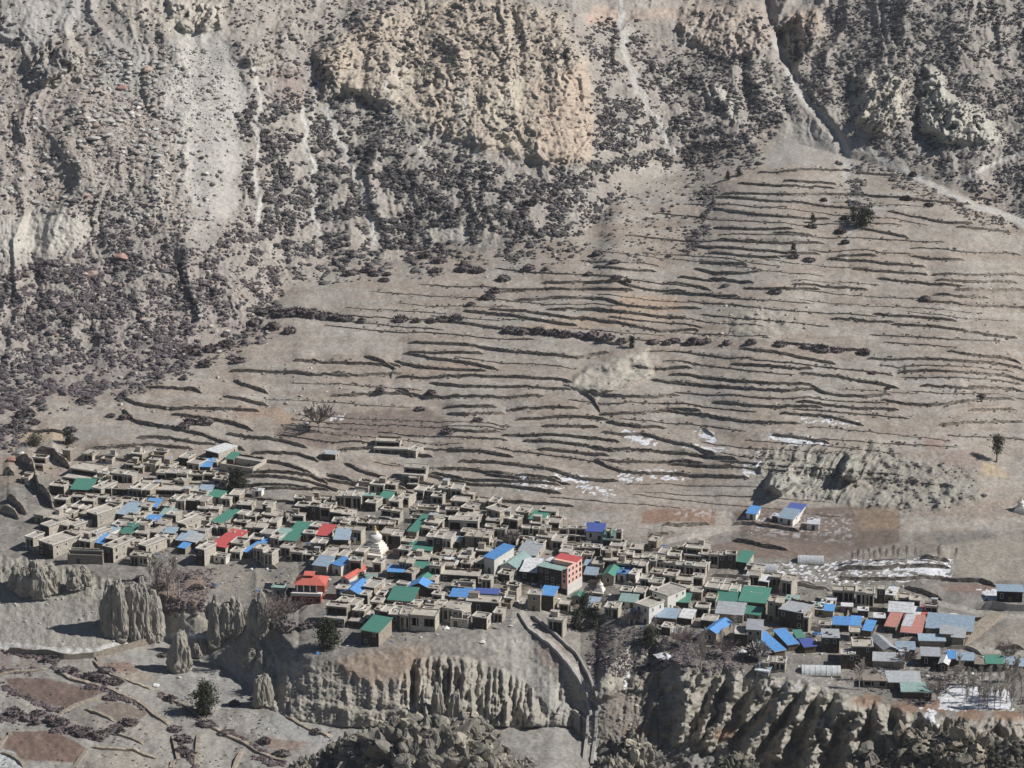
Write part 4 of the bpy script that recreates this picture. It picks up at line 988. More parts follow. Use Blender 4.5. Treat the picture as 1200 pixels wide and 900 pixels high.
SPECIAL = [(142, 302, 3.4, (.39, .26, .215), "orange-red boulder among purple scrub on the lower mountainside"), (106, 322, 3.0, (.38, .285, .24), "rust-coloured boulder down the slope from the orange-red one"), (143, 104, 2.6, (.4, .23, .2), "pinkish-red boulder high on the rubble slope"),
           (172, 83, 3.2, (.43, .33, .27), "salmon boulder beside the pale scree chute"), (102, 230, 1.6, (.4, .235, .19), "small bright red rock on the grey slope"), (127, 143, 3.6, (.47, .45, .41), "long flat pale slab on the rubble slope"), (108, 163, 3.6, (.47, .45, .41), "broad pale slab, lowest of the slabs on the rubble"), (124, 159, 2.8, (.5, .48, .44), "pale slab between two larger slabs on the rubble"),
           (565, 753, 1.2, (.7, .66, .6), "round white boulder on the crest of the fluted cliff"), (13, 541, 2.0, (.42, .22, .18), "reddish boulder on the bank by the village edge"), (182, 803, 1.3, (.72, .72, .72), "white boulder lying by the field path"), (25, 534, 1.2, (.75, .72, .68), "whitish rock beside the reddish boulder"), (103, 200 + 606, .8, (.7, .62, .55), "small pale cairn in the brown field")]
def rock_obj(u, v, r, col, flat_=1.0, kind=0):
    vv, f = ROCKS[kind % 6]
    o = np_mesh("boulder", vv * r * np.array([1.25, 1, .8 * flat_]), f, 'boulder', np.repeat(np.array(col)[None], len(vv), 0), False)
    p = P(u, v); o.location = p + np.array([0, 0, .2 * r]); o.rotation_euler = (0, 0, RNG.uniform(0, 6))
    return o
for i, (u, v, r, col, lab) in enumerate(SPECIAL):
    tag(rock_obj(u, v, r, col, .5 if "slab" in lab else 1, i), lab, "boulder")
bl.sort(key=lambda b: -b[2])
for b in bl[:200]:
    tag(rock_obj(b[0], b[1], b[2], b[3], 1, int(RNG.integers(0, 6))), "grey angular boulder on the rubble-strewn slope", "boulder", "boulders on the rubble slope")
o = merged_cloud("rock_rubble", [(P(u, v) + np.array([0, 0, .15 * r]), r, RNG.uniform(.85, 1.2), c, int(RNG.integers(0, 99)), RNG.uniform(0, 6)) for (u, v, r, c) in bl[200:]], ROCKS, 'boulder'); o["kind"] = "stuff"

# ------------------------------------------------------------------ clay pinnacles and bluffs
def at_scale(u, v):
    p = P(u, v); return p, F / math.hypot(p[1], ZC - p[2])
V5, F5 = ico(5)
def pinnacle(u, v, wpx, hpx, lobes, label, seed, depth=.8, col=(.335, .312, .268), lean=0, nm="clay_pinnacle"):
    p, px = at_scale(u, v)
    W, H = wpx / px, hpx / px / math.cos(math.radians(20))
    rg = np.random.default_rng(seed)
    VV, FF, CC = [], [], []; b = 0
    for k in range(lobes):
        f_ = (k + .5) / lobes - .5
        cx = f_ * W * .75 + rg.uniform(-.05, .05) * W; cy = rg.uniform(-.3, .3) * W * depth * (lobes > 1)
        hh = H * (rg.uniform(.72, 1) if lobes > 1 and k != lobes // 2 else 1.0)
        rw = W * .5 * (1.0 if lobes == 1 else 1.25 / lobes ** .75)
        q = np.sign(V5) * np.abs(V5) ** .72
        ang = np.arctan2(q[:, 1], q[:, 0])
        wr = fbm3(V5 * 2 + seed + k, seed, 3)
        flu = rid2(ang * 1.25 + seed * 1.7 + k * .9 + wr * 2.0, q[:, 2] * .9 + k, seed, 4)
        d = (.8 + .5 * (flu - .5) * (1 - .5 * np.maximum(q[:, 2], 0))) * (.65 + .7 * wr) * (.88 + .24 * fbm3(V5 * 6 + k, seed + 3, 3)) - .1 * smooth(.62, .72, fbm3(V5 * np.array([4, 4, 1.2]) + k * 3, seed + 6, 2))
        z01 = (q[:, 2] + 1) / 2
        tp = 1.34 - .66 * z01 ** .9
        x = cx + q[:, 0] * rw * d * tp + lean * z01 * W; y = cy + q[:, 1] * rw * depth * d * tp * 1.2
        zz = hh * (z01 * 1.2 - .2) * (.86 + .28 * wr)
        VV.append(np.stack([x, y, zz], 1)); FF.append(F5 + b); b += len(V5)
        CC.append(np.array(col) * (.75 + .5 * fbm3(V5 * 4 + k, seed + 9, 3))[:, None])
    o = np_mesh(nm, np.concatenate(VV), np.concatenate(FF), 'cliff', np.concatenate(CC), True)
    o.location = p
    tag(o, label, "rock")
    return o
pinnacle(40, 692, 66, 36, 5, "knobbly clay bluff below the corner of the village", 1, .7, nm="clay_bluff")
pinnacle(95, 687, 26, 22, 2, "small clay knob between the knobbly bluff and the fluted cluster", 2, .8, nm="clay_bluff")
pinnacle(142, 738, 40, 60, 3, "darker half of the tall fluted clay tower cluster", 3, .9)
pinnacle(170, 748, 46, 66, 3, "tall fluted clay tower standing over the road bend", 4, .9)
pinnacle(209, 786, 26, 45, 1, "free-standing upright clay pinnacle beside the path", 5, .7, lean=.12)
pinnacle(234, 767, 16, 17, 2, "stubby twin clay knob beside the free-standing pinnacle", 6)
pinnacle(254, 752, 22, 50, 1, "rounded clay column under the cliff-edge brown grass", 7)
pinnacle(272, 738, 30, 40, 2, "clay buttress under the brown grass edge", 17)
pinnacle(302, 748, 24, 52, 2, "broad clay buttress below the bare thicket", 8)
pinnacle(290, 782, 18, 22, 1, "lone leaning clay tooth on the scree", 9, lean=.35)
pinnacle(308, 824, 22, 34, 2, "low clay spur at the end of the long cliff", 10)
pinnacle(535, 848, 16, 40, 1, "rounded clay cone standing out from the fluted cliff", 12)
pinnacle(512, 846, 16, 46, 1, "slim clay column in the fluted cliff", 13)

# ------------------------------------------------------------------ crags in front
def shard_proto(seed):
    rg = np.random.default_rng(300 + seed); v, f = ico(2)
    for _ in range(16):
        d = rg.normal(size=3); d /= np.linalg.norm(d); c_ = rg.uniform(.42, .72); q = v @ d
        v = v - np.where(q > c_, q - c_, 0)[:, None] * d
    return v * (1.35 * rg.uniform(.9, 1.1, (len(v), 1))), f
ROCKS2 = [shard_proto(s_) for s_ in range(8)]
def crag(u, v, dist, wpx, hpx, label, seed, col=(.225, .21, .18), rough=1.0, squash=1.0, nm="rock_crag"):
    """a broken rock knoll standing dist metres away, its top at photo pixel (u, v)"""
    t, dy = ray_t(v); s = dist / float(dy)
    top = np.array([s * (u - 600) / F, dist, ZC - dist * float(t)])
    px = F / math.hypot(dist, ZC - top[2]); W = wpx / px; H = hpx / px
    rg = np.random.default_rng(500 + seed)
    VVs, FFs, CCs = [], [], []; b = 0
    core = V5 * (.55 + .6 * fbm3(V5 * 1.6 + seed, seed, 3) + .35 * np.abs(2 * vn3(V5 * 4 + seed, seed + 1) - 1) + .3 * np.abs(2 * vn3(V5 * 8 + seed, seed + 2) - 1))[:, None]
    core[:, 2] = np.where(core[:, 2] > 0, core[:, 2], core[:, 2] * .5)
    core = core * np.array([W * .47, W * .36 * squash, H * .95 / core[:, 2].max()])
    VVs.append(core); FFs.append(F5); CCs.append(np.array(col) * (.75 + .5 * fbm3(V5 * 7, seed + 8, 3))[:, None]); b = len(core)
    for k in range(int(1500 * max(.5, W / 45))):
        d = rg.normal(size=3); d[2] = abs(d[2]) * .9; d[1] -= .35; d /= np.linalg.norm(d)
        c0 = core[np.argmax(V5 @ d)] * rg.uniform(.92, 1.02)
        r = H * min(.11, .012 + .013 * rg.pareto(1.5)) * (1.0 if rough > .8 else 1.25)
        v, f = ROCKS2[int(rg.integers(0, len(ROCKS2)))]
        sc_ = r * np.array([rg.uniform(.7, 1.3), rg.uniform(.7, 1.2), rg.uniform(.7, 1.5)])
        e = Matrix.Rotation(rg.uniform(0, 6.28), 3, 'Z') @ Matrix.Rotation(rg.uniform(-.5, .5) + .25, 3, 'Y')
        vv = (v * sc_) @ np.array(e).T + c0
        VVs.append(vv); FFs.append(f + b); b += len(v)
        t_ = np.array(col) * rg.uniform(.7, 1.3); t_ = t_ * .7 + np.array([.42, .36, .25]) * .3 * (rg.random() < .3) + t_ * .3 * 1
        CCs.append(np.repeat(t_[None], len(v), 0))
    VV, cc, F6 = np.concatenate(VVs), np.concatenate(CCs), np.concatenate(FFs)
    o = np_mesh(nm, VV, F6, 'cliff', cc, False)
    o.location = top - np.array([0, 0, H])
    tag(o, label, "rock crag")
    return o
crag(500, 832, 800, 190, 90, "big broken rock crag rising in front of the fluted cliff", 1)
crag(425, 852, 805, 70, 70, "pale steep rock shoulder beside the big broken crag", 2)
crag(390, 866, 812, 60, 50, "tan boulder-like crag beside the pale shoulder", 3)
crag(367, 884, 806, 60, 36, "low sharp grey rocks at the tail of the crag line", 4)
crag(560, 876, 790, 60, 46, "flat-topped tan block below the big crag", 5, rough=.6)
crag(590, 880, 802, 90, 40, "dark knobbly rock knoll between crag and canal", 6, (.25, .235, .21))
crag(742, 850, 800, 78, 66, "rugged rock crag just right of the canal", 7)
crag(716, 884, 790, 50, 30, "smooth rounded rock at the foot of the canal", 8, rough=.6)
crag(862, 878, 800, 60, 46, "dark bushy rock crag below the clay fins", 9, (.16, .155, .13))
crag(1085, 843, 800, 150, 110, "huge dark crag with scrub below the snow field", 10, (.2, .185, .155), squash=.9)
crag(1140, 850, 790, 130, 100, "rough tan-topped crag next to the huge dark one", 11, (.3, .275, .225))
crag(1200, 862, 760, 130, 110, "dark scrubby crag at the edge of the view", 12, (.15, .14, .12))
crag(1020, 885, 790, 80, 50, "low shaded crag under the clay buttresses", 13, (.22, .2, .17))
dark_it = []
for _ in range(230):
    u = RNG.uniform(1030, 1205)
    top = np.interp(u, [1030, 1060, 1085, 1110, 1140, 1165, 1200], [885, 862, 846, 852, 858, 872, 862])
    v = RNG.uniform(top + 4, 905)
    t, dy = ray_t(v); d_ = np.interp(u, [1030, 1100, 1140, 1200], [775, 775, 768, 742]); s = d_ / float(dy)
    dark_it.append((np.array([s * (u - 600) / F, d_, ZC - d_ * float(t)]), RNG.uniform(.3, .9), 1.2, np.array([.06, .055, .045]) * RNG.uniform(.7, 1.5), int(RNG.integers(0, 99)), RNG.uniform(0, 6)))

# ------------------------------------------------------------------ houses
LANDV = [("the white chorten", 440, 630), ("the small chorten", 703, 690), ("the round dark bush", 278, 566), ("the bare thicket", 335, 715), ("the canal", 665, 775)]
HR = random.Random(11)
FOOT = []
WORDS = {'mud': "mud-plastered", 'stone': "grey stone", 'white': "whitewashed", 'grey': "grey cement", 'pink': "pink", 'redwall': "red", 'wood': "plank", 'dark': "dark"}
RWORD = {'blue': "bright blue", 'pale': "pale blue", 'green': "green", 'teal': "pale green", 'red': "red", 'orange': "orange-red", 'salmon': "salmon", 'tin': "grey tin", 'whiter': "white tin", 'navy': "deep blue", 'slate': "brown plank", 'roofmud': "flat earth", 'tunnel': "arched"}
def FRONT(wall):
    return wall if wall in ('white', 'grey', 'pink', 'redwall', 'wood', 'dark') and HR.random() < .6 else HR.choice(['facade', 'facade', 'stone'])  # often the shade-darkened front colour instead of the side wall's own
def opening(root, x, y0, z0, w_, h_, side=None, door=False):
    """a window (frame with its pane) or a door set in the front (y = y0) or right (x = side) face"""
    f, g = MB(), MB()
    t = .12
    if side is None:
        for (a, b, c, d) in ((x - w_ / 2 - t, x + w_ / 2 + t, z0 + h_, z0 + h_ + t), (x - w_ / 2 - t, x - w_ / 2, z0, z0 + h_), (x + w_ / 2, x + w_ / 2 + t, z0, z0 + h_), (x - w_ / 2 - t, x + w_ / 2 + t, z0 - t, z0)):
            f.box(a, b, y0 - .1, y0 + .04, c, d)
        g.box(x - w_ / 2, x + w_ / 2, y0 - .03, y0 + .03, z0, z0 + h_)
    else:
        for (a, b, c, d) in ((x - w_ / 2 - t, x + w_ / 2 + t, z0 + h_, z0 + h_ + t), (x - w_ / 2 - t, x - w_ / 2, z0, z0 + h_), (x + w_ / 2, x + w_ / 2 + t, z0, z0 + h_), (x - w_ / 2 - t, x + w_ / 2 + t, z0 - t, z0)):
            f.box(side - .04, side + .1, a, b, c, d)
        g.box(side - .03, side + .03, x - w_ / 2, x + w_ / 2, z0, z0 + h_)
    fo = f.build("door" if door else "window", 'wood' if door else HR.choice(['frame', 'wood', 'frame']), root)
    g.build("door_leaf" if door else "pane", 'wood' if door else 'pane', fo)
def flat_roof(root, x0, x1, y0, y1, z, mat='roofmud', rim=True, clutter=True):
    MB().box(x0 - .25, x1 + .25, y0 - .3, y1 + .25, z - .28, z).build("roof", mat, root)
    if rim:
        r = MB(); h = HR.uniform(.18, .5); t = .38
        r.box(x0 - .26, x1 + .26, y1 - t + .25, y1 + .26, z, z + h)
        r.box(x0 - .26, x0 - .26 + t, y0 - .3, y1 - t + .25, z, z + h * .9)
        if HR.random() < .7: r.box(x1 + .26 - t, x1 + .26, y0 - .3, y1 - t + .25, z, z + h * .8)
        if HR.random() < .5: r.box(x0 - .26 + t, x1 + .26 - t, y0 - .31, y0 - .31 + t, z, z + h * .6)
        r.build("parapet", HR.choice(['rim', 'rim', 'stone']), root)
    if clutter:
        for _ in range(HR.choice([0, 1, 1, 2, 3])):
            w_, d_, h_ = HR.uniform(.3, 1.5), HR.uniform(.3, 1.0), HR.uniform(.2, .9)
            xa = HR.uniform(x0, x1 - w_); ya = HR.uniform(y0 + .2, max(y0 + .3, y1 - d_ - .6))
            MB().box(xa, xa + w_, ya, ya + d_, z + .003, z + h_).build(HR.choice(["firewood_stack", "roof_box", "fodder_heap"]), HR.choice(['wood', 'wood', 'stone', 'pole', 'whiter', 'slate', 'drystone']), root)
    if clutter and x1 - x0 > 4.5:
        q = HR.random()
        if q < .45:
            m = MB(); y = y1 - .9; x = x0 + .6
            while x < x1 - .8:
                w_ = HR.uniform(.3, .8); m.box(x, x + w_, y - HR.uniform(.3, .6), y, z + .003, z + HR.uniform(.35, 1.0)); x += w_ + .02
            m.build("firewood_stack", 'wood', root)
        elif q < .7:
            w_ = HR.uniform(2, min(4, (x1 - x0) * .5)); xa = HR.choice([x0 + .3, x1 - w_ - .3]); dd = min(2.6, (y1 - y0) * .4)
            MB().box(xa, xa + w_, y1 - dd - .5, y1 - .5, z + .004, z + 1.9).build("roof_hut", HR.choice(['mud', 'stone']), root)
            MB().box(xa - .2, xa + w_ + .2, y1 - dd - .7, y1 - .3, z + 1.9, z + 2.1).build("roof_hut_cover", HR.choice(['roofmud', 'roofmud', 'tin', 'slate']), root)
        if HR.random() < .35:
            MB().box(x1 - 1.5, x1 - .7, y0 + .5, y0 + 1.2, z + .002, z + .5).build("roof_hatch", HR.choice(['wood', 'whiter', 'slate']), root)
def porch(root, x0, x1, y0, y1, z0, z1, wall, n=None):
    """walls with a deep open front between posts"""
    r = min(2.4, .4 * (y1 - y0)); t = .45
    m = MB().box(x0, x1, y0 + r + .2, y1, z0 - 1.6, z1)
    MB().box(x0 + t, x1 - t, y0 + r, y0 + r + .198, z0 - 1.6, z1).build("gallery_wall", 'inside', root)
    m.box(x0, x0 + t, y0, y0 + r + .2, z0 - 1.6, z1).box(x1 - t, x1, y0, y0 + r + .2, z0 - 1.6, z1)
    hb = max(.3, (z1 - z0) * .14)
    m.box(x0 + t, x1 - t, y0 + .002, y0 + .45, z1 - hb, z1)
    if HR.random() < .6: m.box(x0 + t, x1 - t, y0 + .05, y0 + .3, z0 - 1.6, z0 + (z1 - z0) * HR.uniform(.15, .35))
    if HR.random() < .5:
        k = HR.uniform(.3, .7); m.box(x0 + t + (x1 - x0 - 2 * t) * (k - .12), x0 + t + (x1 - x0 - 2 * t) * (k + .12), y0 + .06, y0 + r, z0 - 1.6, z1 - hb)
    m.build("wall", wall, root)
    n = n or max(1, int((x1 - x0) / 2.8))
    for k in range(n):
        x = x0 + (x1 - x0) * (k + 1) / (n + 1)
        MB().box(x - .12, x + .12, y0 + .12, y0 + .36, z0 - .5, z1 - hb).build("post", HR.choice(['wood', 'pole']), root)
    d = HR.uniform(.25, .75)
    opening(root, x0 + (x1 - x0) * d, y0 + r, z0 + .05, .9, min(1.8, (z1 - z0) * .75), None, True)
def solid(root, x0, x1, y0, y1, z0, z1, wall, nwin=None, sidewin=True, door=True):
    MB().box(x0, x1, y0 + .2, y1, z0 - 1.6, z1).build("wall", wall, root)
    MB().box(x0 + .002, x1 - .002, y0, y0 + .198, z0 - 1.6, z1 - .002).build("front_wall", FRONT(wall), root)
    W_ = x1 - x0; Hh = z1 - z0
    fl_n = max(1, int(Hh / 2.5)); fh = Hh / fl_n
    nw = nwin if nwin is not None else max(1, int(W_ / 2.6))
    for f_ in range(fl_n):
        for k in range(nw):
            x = x0 + W_ * (k + .5) / nw + HR.uniform(-.15, .15)
            if door and f_ == 0 and k == nw // 2: opening(root, x, y0, z0 + .05, .95, min(1.85, fh * .78), None, True)
            elif HR.random() < .85: opening(root, x, y0, z0 + f_ * fh + fh * .35, HR.uniform(.7, 1.15), fh * .42)
        if sidewin and y1 - y0 > 3:
            ns = max(1, int((y1 - y0) / 3.5))
            for k in range(ns):
                if HR.random() < .6: opening(root, y0 + (y1 - y0) * (k + .5) / ns, 0, z0 + f_ * fh + fh * .4, HR.uniform(.5, .9), fh * .36, x1)
def build_house(u, vg, W, D, H, a, style, roof, wall, name="house"):
    p = PV(u, vg)
    root = empty(name, p, -math.radians(a))
    x0, x1 = -W / 2, W / 2
    if style == 'p':
        porch(root, x0, x1, 0, D, 0, H - .28, wall)
        flat_roof(root, x0, x1, 0, D, H, roof, roof == 'roofmud')
    elif style == 'w':
        solid(root, x0, x1, 0, D, 0, H - .28, wall)
        flat_roof(root, x0, x1, 0, D, H, roof, roof == 'roofmud')
    elif style == 't':
        h1 = H * .48; yb = D * .42
        (porch if HR.random() < .5 else solid)(root, x0, x1, 0, D, 0, h1 - .28, wall)
        MB().box(x0 - .2, x1 + .2, -.3, yb, h1 - .28, h1).build("terrace", 'roofmud', root)
        if HR.random() < .6:
            MB().box(x0 - .2, x1 + .2, -.29, .08, h1, h1 + HR.uniform(.2, .6)).build("parapet", 'rim', root)
        k = HR.choice([0, 0, 1, 2]); xa = x0 + (W * .3 if k == 1 else 0); xb = x1 - (W * .28 if k == 2 else 0)
        m = MB()
        porch_z = h1
        r = min(2, .3 * D); t = .4
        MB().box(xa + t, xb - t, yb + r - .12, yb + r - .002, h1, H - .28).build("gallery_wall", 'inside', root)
        m.box(xa, xb, yb + r, D, h1 - .27, H - .28).box(xa, xa + t, yb, yb + r, h1 - .27, H - .28).box(xb - t, xb, yb, yb + r, h1 - .27, H - .28).box(xa + t, xb - t, yb + .002, yb + .4, H - .75, H - .28)
        m.build("upper_wall", wall, root)
        for q in range(max(1, int((xb - xa) / 2.6))):
            x = xa + (xb - xa) * (q + 1) / (max(1, int((xb - xa) / 2.6)) + 1)
            MB().box(x - .1, x + .1, yb + .1, yb + .3, h1, H - .75).build("post", 'wood', root)
        opening(root, xa + (xb - xa) * HR.uniform(.3, .7), yb + r - .12, h1 + .05, .9, min(1.8, (H - h1) * .65), None, True)
        flat_roof(root, xa, xb, yb, D, H, roof, True)
    elif style == 'm':
        rise = min(.16 * D, 1.6)
        m = MB().hexa([(x0, 0, -1.6), (x1, 0, -1.6), (x1, D, -1.6), (x0, D, -1.6)], [(x0, 0, H - .12), (x1, 0, H - .12), (x1, D, H + rise - .12), (x0, D, H + rise - .12)])
        m.build("wall", wall, root)
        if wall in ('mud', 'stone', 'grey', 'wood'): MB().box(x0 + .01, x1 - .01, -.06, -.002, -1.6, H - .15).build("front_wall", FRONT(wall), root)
        nw = max(1, int(W / 2.6)); fl_n = max(1, int(H / 2.7)); fh = H / fl_n
        for f_ in range(fl_n):
            for k in range(nw):
                x = x0 + W * (k + .5) / nw
                if f_ == 0 and k == nw // 2: opening(root, x, 0, .05, .95, min(1.85, fh * .75), None, True)
                elif HR.random() < .85: opening(root, x, 0, f_ * fh + fh * .33, .95, fh * .42)
        if D > 4 and HR.random() < .7: opening(root, D * .5, 0, H * .5, .8, min(.9, H * .3), x1)
        o_ = .45
        s = rise / D
        MB().slab((x0 - o_, -o_, H - s * o_), (x1 + o_, -o_, H - s * o_), (x1 + o_, D + o_, H + rise + s * o_), (x0 - o_, D + o_, H + rise + s * o_), .1).build("roof", roof, root)
        MB().box(x0 - o_, x1 + o_, -o_ - .03, -o_ + .05, H - s * o_ - .26, H - s * o_ - .102).build("eaves_board", HR.choice(['frame', 'wood']), root)
    elif style == 'g':
        pk = .24 * W
        MB().prism([(x0, -1.6), (x1, -1.6), (x1, H), (0, H + pk), (x0, H)], 0, D).build("wall", wall, root)
        o_ = .4; s = pk / (W / 2)
        for sg in (-1, 1):
            xe = sg * (W / 2 + o_); ze = H - s * o_ + .1
            pts = [(0, -o_, H + pk + .1), (xe, -o_, ze), (xe, D + o_, ze), (0, D + o_, H + pk + .1)]
            if sg < 0: pts = pts[::-1]
            MB().slab(*pts, .09).build("roof", roof, root)
        fl_n = max(1, int(H / 2.6)); fh = H / fl_n; nw = max(1, int(W / 2.6))
        for f_ in range(fl_n):
            for k in range(nw):
                x = x0 + W * (k + .5) / nw
                if f_ == 0 and k == 0 and nw > 1: opening(root, x, 0, .05, .95, min(1.9, fh * .75), None, True)
                else: opening(root, x, 0, f_ * fh + fh * .33, .95, fh * .42)
            opening(root, D * .5, 0, f_ * fh + fh * .35, .8, fh * .36, x1)
    elif style == 'r':
        pk = .2 * D
        MB().prism([(0, -1.6), (D, -1.6), (D, H), (D / 2, H + pk), (0, H)], x0, x1, 0).build("wall", wall, root)
        o_ = .4; s = pk / (D / 2)
        MB().slab((x0 - o_, -o_, H - s * o_ + .1), (x1 + o_, -o_, H - s * o_ + .1), (x1 + o_, D / 2, H + pk + .1), (x0 - o_, D / 2, H + pk + .1), .09).build("roof", roof, root)
        MB().slab((x0 - o_, D / 2, H + pk + .1), (x1 + o_, D / 2, H + pk + .1), (x1 + o_, D + o_, H - s * o_ + .1), (x0 - o_, D + o_, H - s * o_ + .1), .09).build("roof", roof, root)
        nw = max(1, int(W / 2.4)); fl_n = max(1, int(H / 2.7)); fh = H / fl_n
        for f_ in range(fl_n):
            for k in range(nw):
                x = x0 + W * (k + .5) / nw
                if f_ == 0 and k == nw // 2: opening(root, x, 0, .05, .95, min(1.85, fh * .75), None, True)
                else: opening(root, x, 0, f_ * fh + fh * .33, .95, fh * .42)
    elif style == 'c':
        t = .5; hb = H
        m = MB().box(x0, x1, 0, t, -1.6, H * .8).box(x0, x0 + t, t, D, -1.6, H * .85).box(x1 - t, x1, t, D, -1.6, H * .9)
        m.box(x0 + t, x1 - t, D * .62, D, -1.6, H - .25)
        m.build("wall", wall, root)
        MB().box(x0 + t, x1 - t, t, D * .62, -1.6, .05).build("yard_floor", 'roofmud', root)
        flat_roof(root, x0 + .3, x1 - .3, D * .62, D, H, roof, True)
        opening(root, x0 + W * .6, D * .62, .3, .9, min(1.8, H * .6), None, True)
        opening(root, x0 + W * .3, 0, .05, 1.1, min(1.9, H * .7), None, True)
    return root
NHOUSE = 0
def houses(ox, oy, sc, text, SPLIT=False):
    global NHOUSE
    for ln in text.strip().split("\n"):
        ln, _, lab = ln.partition("|")
        q = ln.split()
        XL, XR, Yb, Yf, Yg = [float(x) for x in q[:5]]
        style, roof, wall = q[5], q[6], q[7]
        a = float(q[8]) if len(q) > 8 else HR.uniform(13, 26)
        roof = {'-': 'roofmud'}.get(roof, roof)
        if not lab and roof == 'roofmud' and style in 'pwt' and (XR - XL) / sc > 15.5 and not SPLIT:
            n = 2 if (XR - XL) / sc < 27 else 3
            cut = [0] + sorted((k + HR.uniform(-.16, .16)) / n for k in range(1, n)) + [1]
            rows = []
            for k in range(n):
                dy = HR.uniform(-3, 3); sh = math.tan(math.radians(a)) * .36 * ((cut[k] + cut[k + 1]) / 2 - .5) * (XR - XL)
                dyf = HR.uniform(-3.5, 2.5)
                rows.append("%f %f %f %f %f %s - %s %f" % (XL + cut[k] * (XR - XL), XL + cut[k + 1] * (XR - XL) - .4, Yb + dy + sh, Yf + dyf + dy + sh, Yg + dy + sh, HR.choice([style, 'p', 'w']) if style != 't' else 't', wall, a))
            houses(ox, oy, sc, "\n".join(rows), True); continue
        if wall == '-': wall = HR.choice(['mud', 'mud', 'mud', 'stone', 'stone', 'white' if ox > 700 else 'mud'])
        u = ox + (XL + XR) / 2 / sc; vg = oy + Yg / sc
        if roof == 'roofmud' and style in 'pwt' and (Yg - Yf) / sc < 14: Yg += .42 * (Yg - Yf); vg = oy + Yg / sc
        p = PV(u, vg); px = F / math.hypot(p.y, ZC - p.z); dep = math.atan2(ZC - p.z, p.y)
        ca = math.cos(math.radians(a))
        W = max(2.2, (XR - XL) / sc / px / ca); D = (Yf - Yb) / sc / px / math.sin(dep) / ca
        D = min(max(D, 3.2), 17)
        Hp = (Yg - Yf) / sc / px
        if style == 't': H = max(4.6, (Hp - .42 * D * math.sin(dep)) / math.cos(dep))
        else: H = max(2.7, Hp / math.cos(dep))
        if style in ('g',): H = max(2.1, H - .0 * W)
        root = build_house(u, vg, W, D, H, a, style, roof, wall, "house" if W > 3.4 else "shed")
        NHOUSE += 1
        FOOT.append((u, vg - Hp * sc / sc * .3, (XR - XL) / sc))
        cat = "house" if W > 3.4 else "shed"
        if lab:
            lab, _, land = lab.partition("@")
            tag(root, lab.strip(), cat)
            if land: LANDV.append((land.strip(), u, vg - 4))
        else:
            if roof == 'roofmud':
                ph = {'p': "flat-roofed %s %s with open porch", 'w': "flat-roofed %s %s with windows", 't': "two-tier flat-roofed %s %s", 'c': "walled courtyard %s %s"}.get(style, "%s %s") % (WORDS[wall], cat)
            else:
                ph = "%s %s with %s roof" % (WORDS[wall], cat, RWORD[roof])
            AUTO.append((root, ph, u, vg - 4, cat, None))
houses(0, 510, 6, """435 640 195 262 315 t - mud 24|large two-tier house at the back left corner of the village with bright side wall
500 635 335 385 420 m green stone 8|green-roofed house with blue front in the upper left cluster@the upper green-roofed house
650 715 320 370 415 p - mud 30
505 750 415 440 468 p - - 6
785 935 245 268 330 p - mud 22
770 900 345 385 420 w slate mud 10
930 1060 340 385 440 p - stone 18
745 1000 445 470 505 p - mud 10
1015 1100 463 500 545 m blue stone 12|small flat blue roof in the thick of the left cluster@the small flat blue roof
815 930 505 560 600 m pale mud 24
400 520 500 540 575 p - stone 20
500 600 470 510 545 w - mud 22
610 690 490 545 610 w - mud 38
460 530 565 625 665 w - mud 40
290 350 585 630 690 w - mud 40
240 310 520 560 600 w - mud 26
270 382 690 755 825 w - mud 40|big mud house with long sunlit side at the village's front left corner@the big front corner house
180 240 680 715 780 p - mud 30
440 560 670 710 740 p - mud 24
715 770 632 678 725 w pale white 32|pale blue roofed house with white side in the left cluster@the pale blue roofed house
840 920 655 700 730 m green mud 26|small green-roofed house next to the pale blue roof@the small green roof
670 730 728 770 800 m blue stone 22|low bright blue roof near the tall front house on the left@the low bright blue roof
725 800 715 785 890 w - mud 32|tall mud house with sunlit side above the dark yard wall@the tall front mud house
475 725 800 822 905 c - stone 6|long dark stone yard at the front edge of the left cluster
975 1030 715 775 830 w - mud 36
915 1040 820 850 895 p - mud 14
885 970 760 790 830 p - stone 18
1030 1115 592 617 645 m blue stone 10
865 945 555 582 620 p - mud 20
950 1090 540 580 612 w - mud 20
1060 1150 640 685 725 p - mud 22
640 680 650 690 745 w - mud 38
330 420 545 585 640 p - stone 30
560 640 520 560 600 p - stone 24
395 480 590 625 670 p - stone 30
790 860 600 632 665 p - mud 18
950 1040 655 690 730 p - mud 20
555 640 715 745 790 p - stone 26
1120 1200 540 575 612 m teal mud 16
380 470 430 455 490 p - stone 16""")
